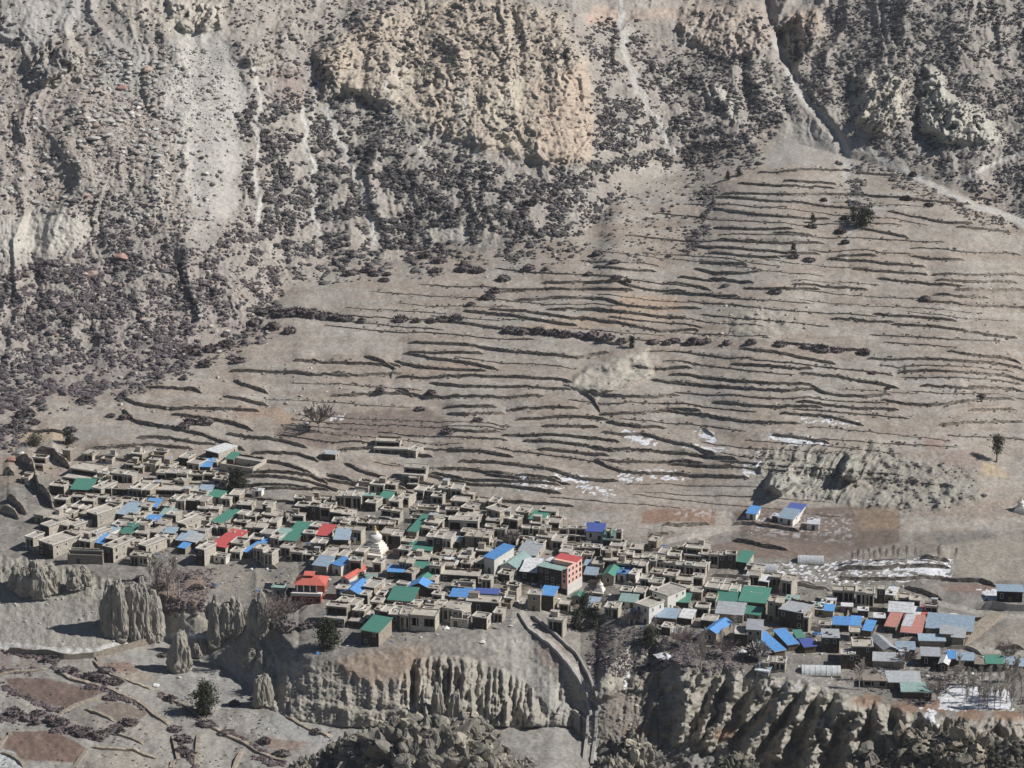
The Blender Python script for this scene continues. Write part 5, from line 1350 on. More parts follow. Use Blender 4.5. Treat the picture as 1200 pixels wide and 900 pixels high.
houses(150, 510, 6, """545 640 62 112 168 w whiter mud 36|white-roofed house topmost on the hillside left of the compound@the topmost white-roofed house
640 885 150 205 270 c - mud 26|walled compound with long sunlit side wall on the slope above the village@the hillside compound
690 745 150 178 208 m green stone 20
490 580 203 240 262 m blue mud 8|bright blue canopy roof at the back edge of the left cluster@the back edge blue roof
200 420 240 265 330 p - mud 10
420 680 245 280 345 t - mud 10
585 690 300 325 375 t - mud 18
170 490 350 385 420 p - mud 6|long row house with dark openings across the upper left cluster
495 580 385 415 440 m pale mud 10
565 650 405 432 475 m green white 24|small green roof with white side beside the round dark bush
300 400 430 460 505 p - - 18
420 560 430 460 510 p - stone 16
490 640 490 515 550 p - mud 14
690 735 525 552 600 w green mud 36|green roof with long bright mud wall below the round dark bush
590 665 568 620 655 m green mud 34
350 410 560 620 680 w - mud 34
395 460 545 580 612 p - mud 28
540 600 545 570 605 p - stone 20
910 1000 565 620 655 w - mud 26
825 960 615 650 695 p - stone 14
705 800 650 685 725 p - mud 20
580 690 695 780 835 m red mud 28|large bright pinkish red roof on a mud house in the left half@the pinkish red roof
805 850 755 838 862 m blue stone 34|long narrow bright blue roof just right of the pinkish red roof@the narrow blue roof
725 815 725 760 812 p - stone 18
720 790 790 820 862 p - mud 20
340 430 695 740 790 m pale stone 18
400 480 710 745 800 m tin mud 26
355 405 755 815 835 m blue stone 24|small steep blue roof above the bare bushes on the left@the small steep blue roof
255 330 660 685 745 m pale mud 12
480 540 755 800 880 w - mud 28
600 690 836 850 885 w - white 24
955 1015 800 830 900 p - mud 24
870 940 410 425 437 w whiter white 14|tiny white shed alone on the field above the village
1050 1110 560 578 600 w - grey 22
1000 1060 690 722 765 p - mud 22
850 940 700 730 762 p - mud 18
640 700 625 650 690 p - stone 20
470 545 640 670 715 p - mud 26
190 262 590 622 660 p - mud 22
270 340 530 560 600 p - mud 20
90 150 470 500 545 p - mud 20
190 300 690 720 760 p - mud 22
880 950 770 800 850 p - mud 24""")
houses(400, 280, 3, """114 234 700 722 746 t - mud 8|left and larger of two stone houses alone on the slope behind the village
234 262 728 742 760 w - mud 30
212 290 803 824 868 t - mud 14|lower of two dark-fronted stone houses out on the slope
-70 -20 752 764 784 w tin mud 16|lone tin-roofed hut on the slope right of the hillside compound""")
houses(300, 540, 6, """270 520 248 265 300 p - stone 8
370 520 305 325 390 p - stone 12
560 740 208 245 310 p - - 8
750 830 222 240 325 p teal stone 8
865 940 235 262 300 m green white 20|green roof with white gable end at the back of the middle cluster@the white-ended green roof
935 1005 262 285 330 p - mud 22
865 1000 320 350 415 t - mud 20
525 670 335 370 410 w - mud 18
535 700 400 425 460 p - stone 8
710 860 415 440 475 p - - 10
865 970 428 445 475 p - stone 10
1070 1130 420 510 540 m green mud 20|steep dark green roof behind the white chorten@the steep dark green roof
420 510 480 530 565 m red mud 16|bright red roof left of the white chorten@the bright red roof
550 650 500 550 640 m pale mud 6|tall mud house with pale blue roof beside the white chorten
655 705 525 550 590 g blue white 16
120 200 500 553 600 m teal stone 14|pale green roof, leftmost of the green roof trio
195 280 515 590 605 m green wood 18|dark green roof with white panels in the green roof trio@the green roof trio
240 330 470 515 540 m green stone 18
290 400 640 660 690 p - stone 8
400 490 640 660 690 p - - 8
400 500 690 735 800 m pale mud 20
535 600 700 730 800 m blue white 40|blue roof over bright white wall below the white chorten@the white-walled blue roof
655 740 680 700 770 p - stone 12
930 1035 750 780 830 m blue stone 8|blue awning roof over the open square in front of the white chorten
880 970 475 510 580 p - stone 16
955 1015 500 530 600 w - stone 12
680 740 465 490 590 p - mud 20
550 660 460 500 560 w - stone 16
330 415 490 510 550 p - stone 12
385 490 545 575 620 p - stone 18
745 830 815 840 880 m teal mud 14
0 50 595 620 690 p - mud 22
60 120 630 650 740 w - mud 24
170 240 580 610 650 p - mud 20
490 560 600 628 670 p - mud 18
1000 1075 600 625 670 p - stone 16
820 880 690 715 760 p - mud 20
590 660 590 612 650 p - mud 14
700 760 610 640 690 p - stone 20
240 330 620 645 690 p - mud 16
30 110 470 510 560 p - mud 20
1020 1100 540 570 610 p - mud 18""")
houses(300, 620, 6, """110 200 385 410 470 w teal grey 8
580 745 390 465 505 g blue stone 20|bright blue pitched roof beside the orange corridor@the pitched blue roof
475 620 490 545 690 t - stone 14|tall stone house with open galleries at the cliff edge@the tall gallery house
650 745 510 575 690 t - stone 20
697 745 575 598 640 m pale white 20
740 865 645 715 820 m green stone 24|green-roofed stone house standing alone at the very cliff edge@the cliff-edge green roof
930 1100 435 500 560 m green wood 12|largest green roof in the middle of the village front@the largest green roof
835 935 540 580 700 w - mud 20
940 1080 545 605 710 p - mud 14
810 880 480 510 560 p - mud 16
560 640 395 420 470 p - mud 16
600 690 440 470 500 p - stone 18""")
houses(450, 560, 6, """220 370 205 230 262 c - mud 12|roofless mud ruin at the back of the village
430 520 200 225 285 t - mud 6
455 660 272 298 370 p - mud 8|wide open-fronted mud house at the back of the middle cluster
720 815 195 225 290 w - mud 40|mud house with a broad sunlit wall at the back of the village@the broad sunlit wall
1020 1115 250 290 335 m green white 22|green roof with white end wall topmost at the back of the village@the topmost green roof
570 740 365 415 490 w - mud 12
455 530 420 455 490 w pale white 14
300 470 380 425 500 p - mud 14
105 200 560 590 660 p - stone 12
170 330 470 510 552 m green white 10|long green canopy roof right of the white chorten@the long green canopy
212 318 605 635 690 m green wood 8|ornate wooden front under a green roof
320 400 590 620 690 p - - 18
410 510 580 610 650 m whiter stone 12|white sheet roof above the long grey wall@the white sheet roof
400 660 640 680 718 w - stone 10|long low grey stone building in the centre of the village
705 775 500 562 670 m blue white 38|tall white-sided house with bright blue roof in the village centre@the tall white blue-roofed house
815 930 545 625 675 g teal white 24|pale house with green gable roof beside the tall white blue-roofed house
945 1065 485 550 585 m tin mud 18|light grey tin roof near the pink hotel
960 1070 595 660 730 m whiter dark 14|white tin roof against the side of the pink hotel@the white roof by the hotel
235 305 690 730 760 g green mud 22
590 690 420 460 500 p - stone 16
520 600 520 560 610 p - mud 18
395 470 500 540 580 p - mud 16
850 930 400 430 470 p - mud 16
770 850 340 365 410 p - mud 14
540 610 570 600 640 p - mud 20
690 760 420 450 495 p - stone 18
180 260 250 275 320 c - mud 14""")
houses(450, 640, 6, """160 330 275 315 345 g blue wood 12|wide blue roof behind the largest green roof
465 545 325 362 400 m blue grey 12|left one of two blue roofs side by side@the twin blue roofs
548 625 335 375 402 m blue wood 12|right one of two blue roofs side by side
655 800 310 330 395 m navy stone 8
580 805 352 390 480 w - stone 10|broad grey stone house below the dark blue strip roof
290 410 385 420 462 p - mud 20
410 550 395 445 515 w - mud 24
185 360 445 490 600 p - mud 12|flat house with bright end wall at the brink of the fluted cliff@the brink house
465 590 470 500 570 c - mud 14|small pale walled shrine yard at the cliff brink
35 180 440 480 590 w - stone 8
820 890 360 400 440 c - stone 16
430 520 415 445 490 p - stone 20""")
houses(600, 590, 6, """40 185 150 172 255 t - mud 10
200 290 152 172 258 t - mud 10
303 385 156 175 262 t - mud 10
395 512 160 177 268 t - mud 10
522 645 155 195 262 m navy white 6|deep blue roof over pale walls in the back row@the deep blue back roof
645 705 205 250 310 m green mud 8|small bright green roof in the back row@the back row green roof
655 765 178 195 310 t - mud 14
345 485 292 312 352 p - mud 10
492 620 292 312 355 p - mud 12
632 738 312 334 376 p - mud 14
748 845 334 354 402 p - mud 14
850 962 358 380 424 p - mud 14
968 1068 384 404 452 p - mud 14
1072 1145 402 422 472 p - mud 14
560 640 385 425 470 w - mud 16
640 730 370 400 440 p - mud 16
500 560 330 360 400 p - mud 14
380 480 340 370 410 p - mud 14
740 830 395 425 470 p - mud 16
635 715 440 505 575 g green stone 16|green and blue tin roof right of the pink hotel@the green and blue roof
740 800 450 490 545 w blue white 20
820 865 455 500 545 w - white 24
510 590 480 515 545 m pale mud 12
510 560 425 450 480 m pale mud 12
840 940 405 435 490 p - mud 16
970 1050 455 490 530 p - mud 16
1060 1150 470 505 560 p - mud 18
900 970 500 530 580 p - mud 16
960 1050 530 560 600 p - stone 16
200 290 600 642 755 m blue stone 16|blue-roofed house with white end wall in front of the pink hotel@the blue roof below the hotel
110 198 612 640 755 w - stone 12
415 500 630 660 720 g green mud 16|small dark green gable roof in the hotel's shade
515 585 685 735 780 m pale wood 16
250 355 785 815 890 p - mud 20|open timber gateway beside the canal
870 960 670 715 840 w - white 42|tall white-sided house at the edge of the ravine@the tall white ravine house
755 868 655 690 735 m teal white 14
650 745 700 735 790 p - mud 16
1010 1150 755 800 850 m pale wood 12|long pale blue tin roof beside the ravine
330 395 680 705 755 p - stone 14
820 862 765 805 850 m pale white 14
760 830 590 620 660 p - mud 16
855 930 590 625 665 p - mud 16
560 600 700 735 780 w - stone 16
40 110 300 345 390 m tin white 18""")
houses(760, 590, 6, """690 752 57 90 135 m blue white 22|small blue-roofed hut apart on the rise behind the village
910 1010 85 128 165 m pale white 26|pale blue front roof of the blue house apart from the village
950 1040 35 85 130 m navy white 26|deep blue roofed house apart on the rise@the lone deep blue house
868 908 100 118 150 w whiter white 20
1115 1195 135 172 190 w whiter white 10|white sheeted shed next to the lone deep blue house
615 690 358 408 462 m green mud 22|bright green roof at the back edge near the arched greenhouses@the back edge green roof
425 540 335 365 430 p - mud 12
540 612 345 358 430 w - stone 10
0 102 366 388 446 p - mud 14
106 180 404 426 470 p - mud 14
186 250 414 436 480 p - mud 14
256 398 424 444 500 p - mud 14
305 380 495 520 560 p - mud 16
25 130 575 630 712 w - white 42|big flat-roofed house with broad white sunlit side@the broad white sunlit house
150 280 657 700 738 m green stone 12|long green roof with clear skylight strips@the skylight green roof
220 300 760 800 850 m whiter mud 18
370 470 785 820 862 p - mud 16
480 610 655 718 742 m green stone 10|square mid-green roof in the right half of the village@the square green roof
640 820 625 700 738 m green stone 14
475 660 718 775 832 m tin mud 12|wide grey tin roof in front of the square green roof@the wide grey tin roof
672 780 740 790 826 r green stone 22
480 620 570 615 660 p - mud 16
640 800 585 625 662 p - mud 14
690 775 482 505 592 p - stone 14
775 838 505 545 607 w whiter mud 24|white flat roof by the first arched greenhouse
930 1000 505 540 622 p - mud 28
865 925 495 520 580 p - stone 16
920 1080 685 755 882 w tin stone 28|massive three-storey stone house with grey roof and bright side@the massive stone house
835 935 655 690 830 w - stone 16
440 520 530 560 600 p - mud 16
200 290 560 590 640 p - mud 16
300 370 590 620 660 w - stone 16
400 470 640 670 720 p - mud 16
330 420 700 730 780 p - mud 14""")
houses(700, 680, 6, """745 832 285 365 445 g blue stone 30|two-tone blue gable roof on the ravine bank@the ravine bank blue gable
1050 1150 275 345 465 r tin stone 10|tall grey stone house with pale tin gable and white windows@the tall grey stone house
965 1048 330 375 465 w - stone 10
1118 1200 600 640 690 m pale grey 20|small tin hut perched above the clay fins@the small tin hut
450 510 300 330 370 w - mud 20""")
houses(880, 640, 6, """570 720 285 310 380 p - stone 10
735 860 285 330 400 p - mud 10
940 1000 285 340 398 w whiter mud 20|white-roofed house near the wide snowy terrace@the white roof by the snow
885 938 275 300 372 w - stone 14
1040 1112 340 370 405 p - mud 12
1112 1185 350 380 432 p - mud 12
970 1130 415 462 522 m whiter dark 10|white roof with a red edge beside the playing field@the red-edged white roof
945 1015 505 585 610 m salmon mud 20|roof striped red and white@the striped roof
525 590 370 395 425 w whiter mud 16
490 565 395 420 450 w whiter mud 16
455 520 428 458 490 w whiter mud 16
515 575 440 468 500 m blue mud 14|tiny blue roof among the little white roofs
635 712 415 438 470 w whiter stone 8
750 822 445 470 500 w whiter mud 8
862 940 480 515 550 w whiter stone 8
580 690 515 552 602 m blue mud 8|low wide blue roof on a beige house in the right half@the low wide blue roof
697 760 525 568 600 m blue mud 12
787 842 562 610 640 m blue wood 20
165 240 622 762 780 m blue wood -24|long bright blue roof running down the slope in the right half@the long blue slope roof
258 332 617 690 735 m blue wood -22|blue-roofed wooden hut beside the long blue slope roof
322 372 620 655 690 m green wood -10
375 455 680 715 750 m navy wood -14
500 618 580 640 750 w tin stone 4|cluttered-roof stone building in the middle of the right half@the cluttered stone building
632 728 730 765 835 w - stone 6
712 850 645 705 850 w - stone 4|three-storey pale stone block with flat roof@the pale stone block
932 1020 635 722 778 g tin stone -16|stone house with grey and white gable roof@the grey and white gable
835 1072 780 820 855 m tin stone 6|very long low tin-roofed shed in the right half
30 118 850 885 925 w whiter stone 16
115 238 780 815 862 p - mud 12
690 760 575 605 650 p - mud 8
400 470 400 430 470 w teal mud 18
240 320 345 375 420 w teal mud 18
330 400 470 500 570 p - stone 20
480 560 540 562 590 p - mud 10""")
houses(1000, 640, 6, """403 455 447 492 540 m whiter mud 18
458 502 447 492 540 m orange mud 18|orange-red roof beside the playing field@the orange-red roof
338 470 535 630 655 m salmon mud 14|salmon-red L-shaped roof in the right half@the salmon roof
345 395 525 580 610 m whiter mud 20
515 820 510 585 645 m pale stone 14|longest tin roof at the village's far end@the longest tin roof
612 690 575 615 692 m tin stone 10
692 772 592 640 712 m tin mud 14
465 640 645 675 712 m pale wood 4
500 588 400 418 488 p - mud 10
305 430 705 742 772 m pale mud 4
322 384 738 768 785 w whiter mud 4
480 600 730 770 850 m tin dark 6
600 660 745 830 882 g whiter wood 18|small white gabled house on the lower road@the small white gable
670 726 752 788 840 m blue wood 4|blue tin roof on the lower road
732 845 765 800 852 m pale wood 4
935 1048 785 825 882 m green wood 4|green tin roof on the lower road@the lower road green roof
1068 1140 795 830 880 m pale wood 4
1148 1215 805 840 890 m pale wood 4
1015 1185 285 315 392 m pale dark 6|long dark shed with a pale roof at the far end of the village@the long dark shed
860 925 800 825 880 m slate dark 8""")
houses(1000, 750, 6, """70 235 262 295 336 p slate stone 4|open-fronted brown shed below the arched greenhouse
240 465 272 325 345 m tin wood 4|upper of two long tin sheds above the cliff
342 548 318 362 412 m teal wood 4|lower of two long tin sheds above the cliff@the long tin sheds""")

# ------------------------------------------------------------------ buildings with a shape of their own
houses(300, 620, 6, """600 650 288 372 392 g orange white 27|long orange covered stairway climbing past the blue pitched roof@the orange stairway""")
def at_px(u, v):
    p = PV(u, v); return p, F / math.hypot(p.y, ZC - p.z)
# the red monastery hall
p, px = at_px(359, 708)
root = empty("monastery_hall", p, math.radians(-5))
W_ = 34 / px
MB().box(-W_ / 2, W_ / 2, 0, 9, -1.6, 3.4).build("lower_wall", 'redwall', root)
MB().box(-W_ / 2 - .3, W_ / 2 + .3, -.7, 4, 3.4, 3.75).build("balcony", 'white', root)
MB().box(-W_ / 2 - .3, W_ / 2 + .3, -.7, -.45, 3.75, 4.5).build("balcony_rail", 'white', root)
MB().box(-W_ / 2 + .8, W_ / 2 + 1, 3.2, 12, 3.4, 6.6).build("upper_wall", 'redwall', root)
MB().box(-W_ / 2 + 1, W_ / 2 - 2, 3.1, 3.21, 3.9, 6.0).build("glazed_gallery", 'pane', root)
for k in range(4):
    x = -W_ / 2 + 1.6 + k * (W_ - 3.6) / 3
    MB().box(x - .2, x + .2, 2.9, 3.095, 3.75, 6.3).build("post", 'white', root)
x0, x1, yb0, yb1, zz = -W_ / 2 + .2, W_ / 2 + 1.6, 2.3, 12.6, 6.6
rf = MB(); c0, c1 = (x0 + 3.2, yb0 + 3.6), (x1 - 3.2, yb1 - 3.6); zt = 8.3
b4 = [(x0, yb0, zz), (x1, yb0, zz), (x1, yb1, zz), (x0, yb1, zz)]; t4 = [(c0[0], c0[1], zt), (c1[0], c0[1], zt), (c1[0], c1[1], zt), (c0[0], c1[1], zt)]
rf.hexa(b4, t4); rf.build("roof", 'orange', root)
MB().box(-1.3, 1.6, yb0 + 3.9, yb0 + 6.5, zt - .2, zt + .9).build("roof_lantern", 'redwall', root)
lt = MB().slab((-1.9, yb0 + 3.4, zt + .9), (2.2, yb0 + 3.4, zt + .9), (2.2, yb0 + 7, zt + 1.4), (-1.9, yb0 + 7, zt + 1.4), .12); lt.build("lantern_roof", 'orange', root)
for k in range(4): opening(root, -W_ / 2 + 2 + k * 2.6, 0, 1.0, 1.2, 1.2)
tag(root, "red-walled monastery hall with spreading orange-red roof and white balcony", "monastery"); LANDV.append(("the red monastery hall", 362, 695))
# pink hotel
p, px = at_px(647, 690)
A_ = 31; root = empty("hotel", p, -math.radians(A_))
W_, D_, H_ = 34 / px / math.cos(math.radians(A_)), 11.0, 8.0
MB().box(-W_ / 2, W_ / 2, .2, D_, -1.6, H_).build("wall", 'stone', root)
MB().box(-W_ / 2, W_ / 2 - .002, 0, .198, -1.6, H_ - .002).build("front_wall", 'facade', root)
MB().box(W_ / 2 + .002, W_ / 2 + .25, -.1, D_ + .1, 2.6, H_ + 1.8).build("pink_side", 'pink', root)
MB().box(W_ / 2 + .002, W_ / 2 + .35, -.1, D_ + .1, -1.6, 2.59).build("white_base", 'white', root)
MB().box(W_ / 2 - 2.2, W_ / 2, -.12, -.002, 1.0, H_).build("pink_front", 'pink', root)
MB().box(-W_ / 2 - .3, W_ / 2 - .05, -.5, D_ * .45, H_ + .001, H_ + .2).build("front_roof", 'teal', root)
MB().box(-W_ / 2 + 4, W_ / 2 - .002, D_ * .45, D_, H_ + .002, H_ + 1.8).build("top_wall", 'pink', root)
MB().slab((-W_ / 2 + 3.6, D_ * .6, H_ + 1.9), (W_ / 2 + .5, D_ * .6, H_ + 1.9), (W_ / 2 + .5, D_ + .4, H_ + 2.4), (-W_ / 2 + 3.6, D_ + .4, H_ + 2.4), .12).build("roof", 'red', root)
MB().box(-W_ / 2 - .1, W_ / 2 - 3.5, D_ * .5, D_ - .3, H_ + .21, H_ + .4).build("back_roof", 'whiter', root)
for f_ in range(3):
    for k in range(4): opening(root, 1.3 + k * 2.75, 0, 3.1 + f_ * 2.3, 1.0, 1.25, W_ / 2 + .25)
    for k in range(5): opening(root, -W_ / 2 + 1.6 + k * 2.5, 0, .8 + f_ * 2.5, .9, 1.2)
    opening(root, W_ / 2 - 1.1, -.12, 3.4 + f_ * 2.0, .9, 1.2)
tag(root, "pink three-storey hotel with rows of windows and a red top roof", "hotel"); LANDV.append(("the pink hotel", 655, 672))
# chortens
def chorten(u, v, h_px, label, gate=True):
    p, px = at_px(u, v); H = h_px / px / .94; root = empty("chorten", p, math.radians(-20)); s = H / 10
    MB().box(-3.6 * s, 3.6 * s, -3.6 * s, 3.6 * s, -1.5, .7 * s).build("plinth", 'stone' if gate else 'white', root)
    m = MB()
    for (r, z0, z1) in ((3.3, .7, 1.7), (2.9, 1.7, 2.6), (2.4, 2.6, 3.3), (2.0, 3.3, 4.0)): m.box(-r * s, r * s, -r * s, r * s, z0 * s, z1 * s)
    m.build("stepped_base", 'white', root)
    MB().lathe([(1.6 * s, 4 * s), (2.2 * s, 4.9 * s), (2.25 * s, 5.8 * s), (1.7 * s, 6.5 * s), (.8 * s, 6.75 * s)], 16).build("dome", 'white', root, True)
    MB().box(-.85 * s, .85 * s, -.85 * s, .85 * s, 6.7 * s, 7.5 * s).build("harmika", 'white', root)
    MB().lathe([(.6 * s, 7.5 * s), (.45 * s, 8.2 * s), (.28 * s, 8.9 * s), (.45 * s, 9.0 * s), (.08 * s, 9.5 * s)], 10).build("spire", 'gold', root)
    if gate:
        MB().box(-4.1 * s, 4.1 * s, -5.2 * s, -3.62 * s, .2 * s, 1.2 * s).build("white_band", 'white', root)
    tag(root, label, "chorten"); return root
chorten(440, 648, 34, "large white chorten with stepped base and gilt spire in the village square")
chorten(703, 694, 16, "small white chorten on a stone base just below the pink hotel")
chorten(1196, 598, 18, "tiny white chorten alone on the pale slope at the picture's edge", False)
# arched greenhouses
def greenhouse(u0, u1, vt, vb, a, label, land=None):
    u = (u0 + u1) / 2; p, px = at_px(u, vb); root = empty("greenhouse", p, -math.radians(a)); W = (u1 - u0) / px / math.cos(math.radians(a)); R_ = max(2.0, (vb - vt) / px * .72)
    m = MB(); n = 14
    for k in range(n):
        a0, a1 = math.pi * k / n, math.pi * (k + 1) / n
        q = [(R_ - R_ * math.cos(t), R_ * .95 * math.sin(t)) for t in (a0, a1)]
        i = len(m.v); m.v += [(-W / 2, q[0][0], q[0][1]), (W / 2, q[0][0], q[0][1]), (W / 2, q[1][0], q[1][1]), (-W / 2, q[1][0], q[1][1])]; m.f.append((i, i + 1, i + 2, i + 3))
    m.build("cover", 'tunnel', root, False)
    for sg in (-1, 1):
        e = MB(); pts = [(R_ - R_ * .985 * math.cos(math.pi * k / n), R_ * .935 * math.sin(math.pi * k / n)) for k in range(n + 1)]
        e.prism(pts, sg * W / 2 - .06, sg * W / 2 + .06, 0); e.build("end_wall", 'whiter' if sg < 0 else 'mud', root)
    for k in range(7):
        x = -W / 2 + W * (k + .5) / 7; h = MB()
        for j in range(n):
            t0, t1 = math.pi * j / n, math.pi * (j + 1) / n
            h.tube((x, R_ - R_ * 1.01 * math.cos(t0), R_ * .965 * math.sin(t0)), (x, R_ - R_ * 1.01 * math.cos(t1), R_ * .965 * math.sin(t1)), .07, .07, 4)
        h.build("hoop", 'frame', root)
    MB().box(-W / 2, W / 2, -.25, -.02, -1.4, .5).build("base_wall", 'stone', root)
    tag(root, label, "greenhouse")
    if land: LANDV.append((land, u, vb - 6))
greenhouse(878, 910, 660, 672, 8, "arched pale greenhouse beside the back edge green roof")
greenhouse(935, 965, 650, 662, 6, "arched grey greenhouse furthest back, left of the snowy terrace")
greenhouse(940, 985, 779, 793, 3, "largest arched white greenhouse at the brink of the clay fins", "the cliff-edge greenhouse")
# canal, ramps and plain walls
def named_wall(name, pts, h, thick, mat, label, cat="wall", step=2.5, jag=.08):
    o, u, v, L = wall_strip(name, pts, h, thick, 1.5, jag, mat, step, len(pts))
    tag(o, label, cat, None, 'thing'); return o
named_wall("canal_wall", [(606, 718), (618, 738), (645, 758), (668, 785), (681, 803)], 1.3, 1.1, 'grey', "pale canal wall on the village side, curving down into the gully")
named_wall("canal_wall", [(622, 722), (650, 745), (674, 768), (688, 792), (694, 806)], 1.5, 1.0, 'grey', "outer canal wall above the dark water channel")
named_wall("canal_wall", [(686, 812), (691, 840), (690, 862), (686, 890)], 1.4, 1.0, 'grey', "straight canal wall descending the gully floor, inner side")
named_wall("canal_wall", [(696, 810), (701, 835), (700, 862), (695, 895)], 1.6, 1.0, 'grey', "straight canal wall descending the gully floor, outer side")
named_wall("canal_wall", [(668, 834), (680, 842), (692, 850)], 1.5, 1.0, 'grey', "short branch wall joining the straight canal")
named_wall("stone_ramp", [(1131, 757), (1145, 748), (1158, 737), (1170, 727), (1178, 720)], 2.6, 4.5, 'fieldstone', "raised stone-sided ramp climbing to the far road", "ramp")
named_wall("boundary_wall", [(1150, 714), (1164, 714), (1180, 716), (1215, 716)], 3.2, .6, 'grey', "tall grey boundary wall below the long dark shed", "wall")
named_wall("retaining_wall", Q(0, 600, 3, "20 496 100 500 220 516 330 512 420 490 500 474 545 462"), 2.6, .8, 'fieldstone', "long stone retaining wall under the valley road", "wall")
named_wall("retaining_wall", [(1010, 716), (1060, 718), (1100, 722), (1165, 730)], 1.6, .6, 'drystone', "low wall between the far road and the playing field", "wall")
for k, s in enumerate("""380 205 480 270 600 310 720 345|720 345 830 390 920 420 1000 470 1080 530 1180 590|650 140 690 190 790 250 880 290 960 320 1060 345|420 530 520 480 650 440 780 395|590 495 690 530 800 570|800 660 900 690 1000 730|640 755 540 890|640 750 780 765 940 790 1100 830|0 760 60 680 50 640|0 790 60 810 130 860 160 900|0 255 130 230 330 210|400 235 520 280 700 340""".split("|")):
    o, u, v, L = wall_strip("field_wall", Q(0, 750, 6, s), .8, 1.5, .4, .2, 'fieldstone', 2.0, k)
    o["kind"] = "thing"; AUTO.append((o, "low pale field wall in the valley", u, v, "wall", "field walls on the valley floor"))
for k, s in enumerate("740 760 830 800 920 850 1000 880|600 780 620 870 610 900|690 780 680 900|560 640 640 680 720 740|860 830 830 900|330 500 350 545 440 600|1000 720 1080 760 1160 790".split("|")):
    o, u, v, L = wall_strip("field_wall", Q(0, 600, 3, s), .8, 1.5, .4, .2, 'fieldstone', 2.0, 20 + k)
    o["kind"] = "thing"; AUTO.append((o, "low pale field wall in the valley", u, v, "wall", "field walls on the valley floor"))
for k, (ox, oy, s) in enumerate([(0, 510, t) for t in "160 770 240 800 360 830|480 805 560 798|820 470 900 480 1000 470|380 560 400 600"] if 0 else [(0, 510, t) for t in "160 775 240 805 365 835;400 440 480 450;760 300 840 330;860 440 930 450;600 560 690 640;960 560 1060 600;840 740 900 760;1000 850 1100 870".split(";")] +
    [(450, 640, t) for t in "470 240 560 240 700 250 820 262;540 250 500 300;570 255 640 330;820 262 960 290 1050 300;430 300 460 330;850 330 1000 340".split(";")] + [(300, 540, t) for t in "0 700 60 740 150 760;200 600 300 620;700 640 790 650;900 650 1010 660 1100 700;560 680 640 700;930 640 1080 650;180 560 260 600".split(";")] +
    [(600, 590, t) for t in "30 260 160 265 280 270;300 280 480 300;10 600 90 605 150 600;360 560 470 590;430 720 530 740;520 550 640 560;780 560 900 590;320 700 420 690;860 640 960 660".split(";")] + [(760, 590, t) for t in "440 510 560 520 690 530;1030 560 1130 580 1200 600;850 700 940 690;100 740 240 750;300 650 440 660;560 560 690 570".split(";")] +
    [(880, 640, t) for t in "310 260 420 290 560 310;590 430 680 470;700 430 680 500;830 500 800 570;560 400 720 420 860 450;480 560 580 580;640 840 760 860;100 600 200 600 330 590;470 390 520 440".split(";")] + [(1000, 640, t) for t in "300 670 420 660 480 680;690 860 800 860;30 440 150 450 260 470;660 720 800 720 900 760".split(";")]):
    o, u, v, L = wall_strip("yard_wall", Q(ox, oy, 6, s), 1.5, .5, .8, .2, 'fieldstone' if k % 3 else 'mud', 2.0, 40 + k)
    o["kind"] = "thing"; AUTO.append((o, "low stone yard wall" if k % 3 else "low mud yard wall", u, v, "wall", None))
# ring on the playing field
m = MB(); p, px = at_px(1116, 721); n = 32
for k in range(n):
    a0, a1 = 2 * math.pi * k / n, 2 * math.pi * (k + 1) / n
    q = []
    for (r, a) in ((3.4, a0), (5.4, a0), (5.4, a1), (3.4, a1)):
        g = P(1116 + r / 1 * 1.25 * math.cos(a), 721 - r * .5 * math.sin(a)); q.append(tuple(g - np.array(p) + np.array([0, 0, .06])))
    i = len(m.v); m.v += q; m.f.append((i, i + 1, i + 2, i + 3))
o = m.build("ring_marking", 'white'); o.location = p; tag(o, "white ring laid out on the bare playing field", "marking")
# small things about the village
def tarp(u, v, w_, d_, h_, mat, label, nm="tarpaulin"):
    p, px = at_px(u, v); n = 7; VV = []; m = MB()
    for j in range(n):
        for i in range(n):
            x, y = (i / (n - 1) - .5), (j / (n - 1) - .5)
            z = h_ * max(0, 1 - 3.4 * (x * x + y * y)) * (.8 + .4 * math.sin(i * 2.3 + j * 1.7)) + .06
            m.v.append((x * w_, y * d_, z))
    for j in range(n - 1):
        for i in range(n - 1): m.f.append((j * n + i, j * n + i + 1, (j + 1) * n + i + 1, (j + 1) * n + i))
    i = len(m.v)
    o = m.build(nm, mat, None, True); o.location = p; o.rotation_euler = (0, 0, .4); tag(o, label, "tarpaulin"); return o
tarp(779, 679, 3.4, 3.4, 1.8, 'blue', "round bulging blue tarpaulin on a rooftop yard in the right half")
tarp(776, 768, 5.5, 4, .8, 'whiter', "crumpled whitish tarpaulin on the dark ravine slope")
tarp(697, 722, 4.5, 4, .8, 'navy', "faded blue tarpaulin in the shade below the chorten")
tarp(461, 716, 2.4, 2.0, .5, 'yellow', "yellow sheet spread by the cliff-edge row of houses")
tarp(372, 766, 1.6, 1.6, .8, 'blue', "small blue bundle lying on the bank by the leafy juniper")
tarp(523, 737, 2.4, 1.6, 1.0, 'whiter', "white bundle beside the pale shrine yard")
tarp(958, 742, 4, 3, .8, 'blue', "crumpled blue tarpaulin below the cluttered stone building")
tarp(870, 764, 3.2, 2.4, .9, 'whiter', "white sheet by the round pale willow")
tarp(448, 646, 2.2, 2.0, .9, 'yellow', "yellow cloth cover at the corner of the white chorten")
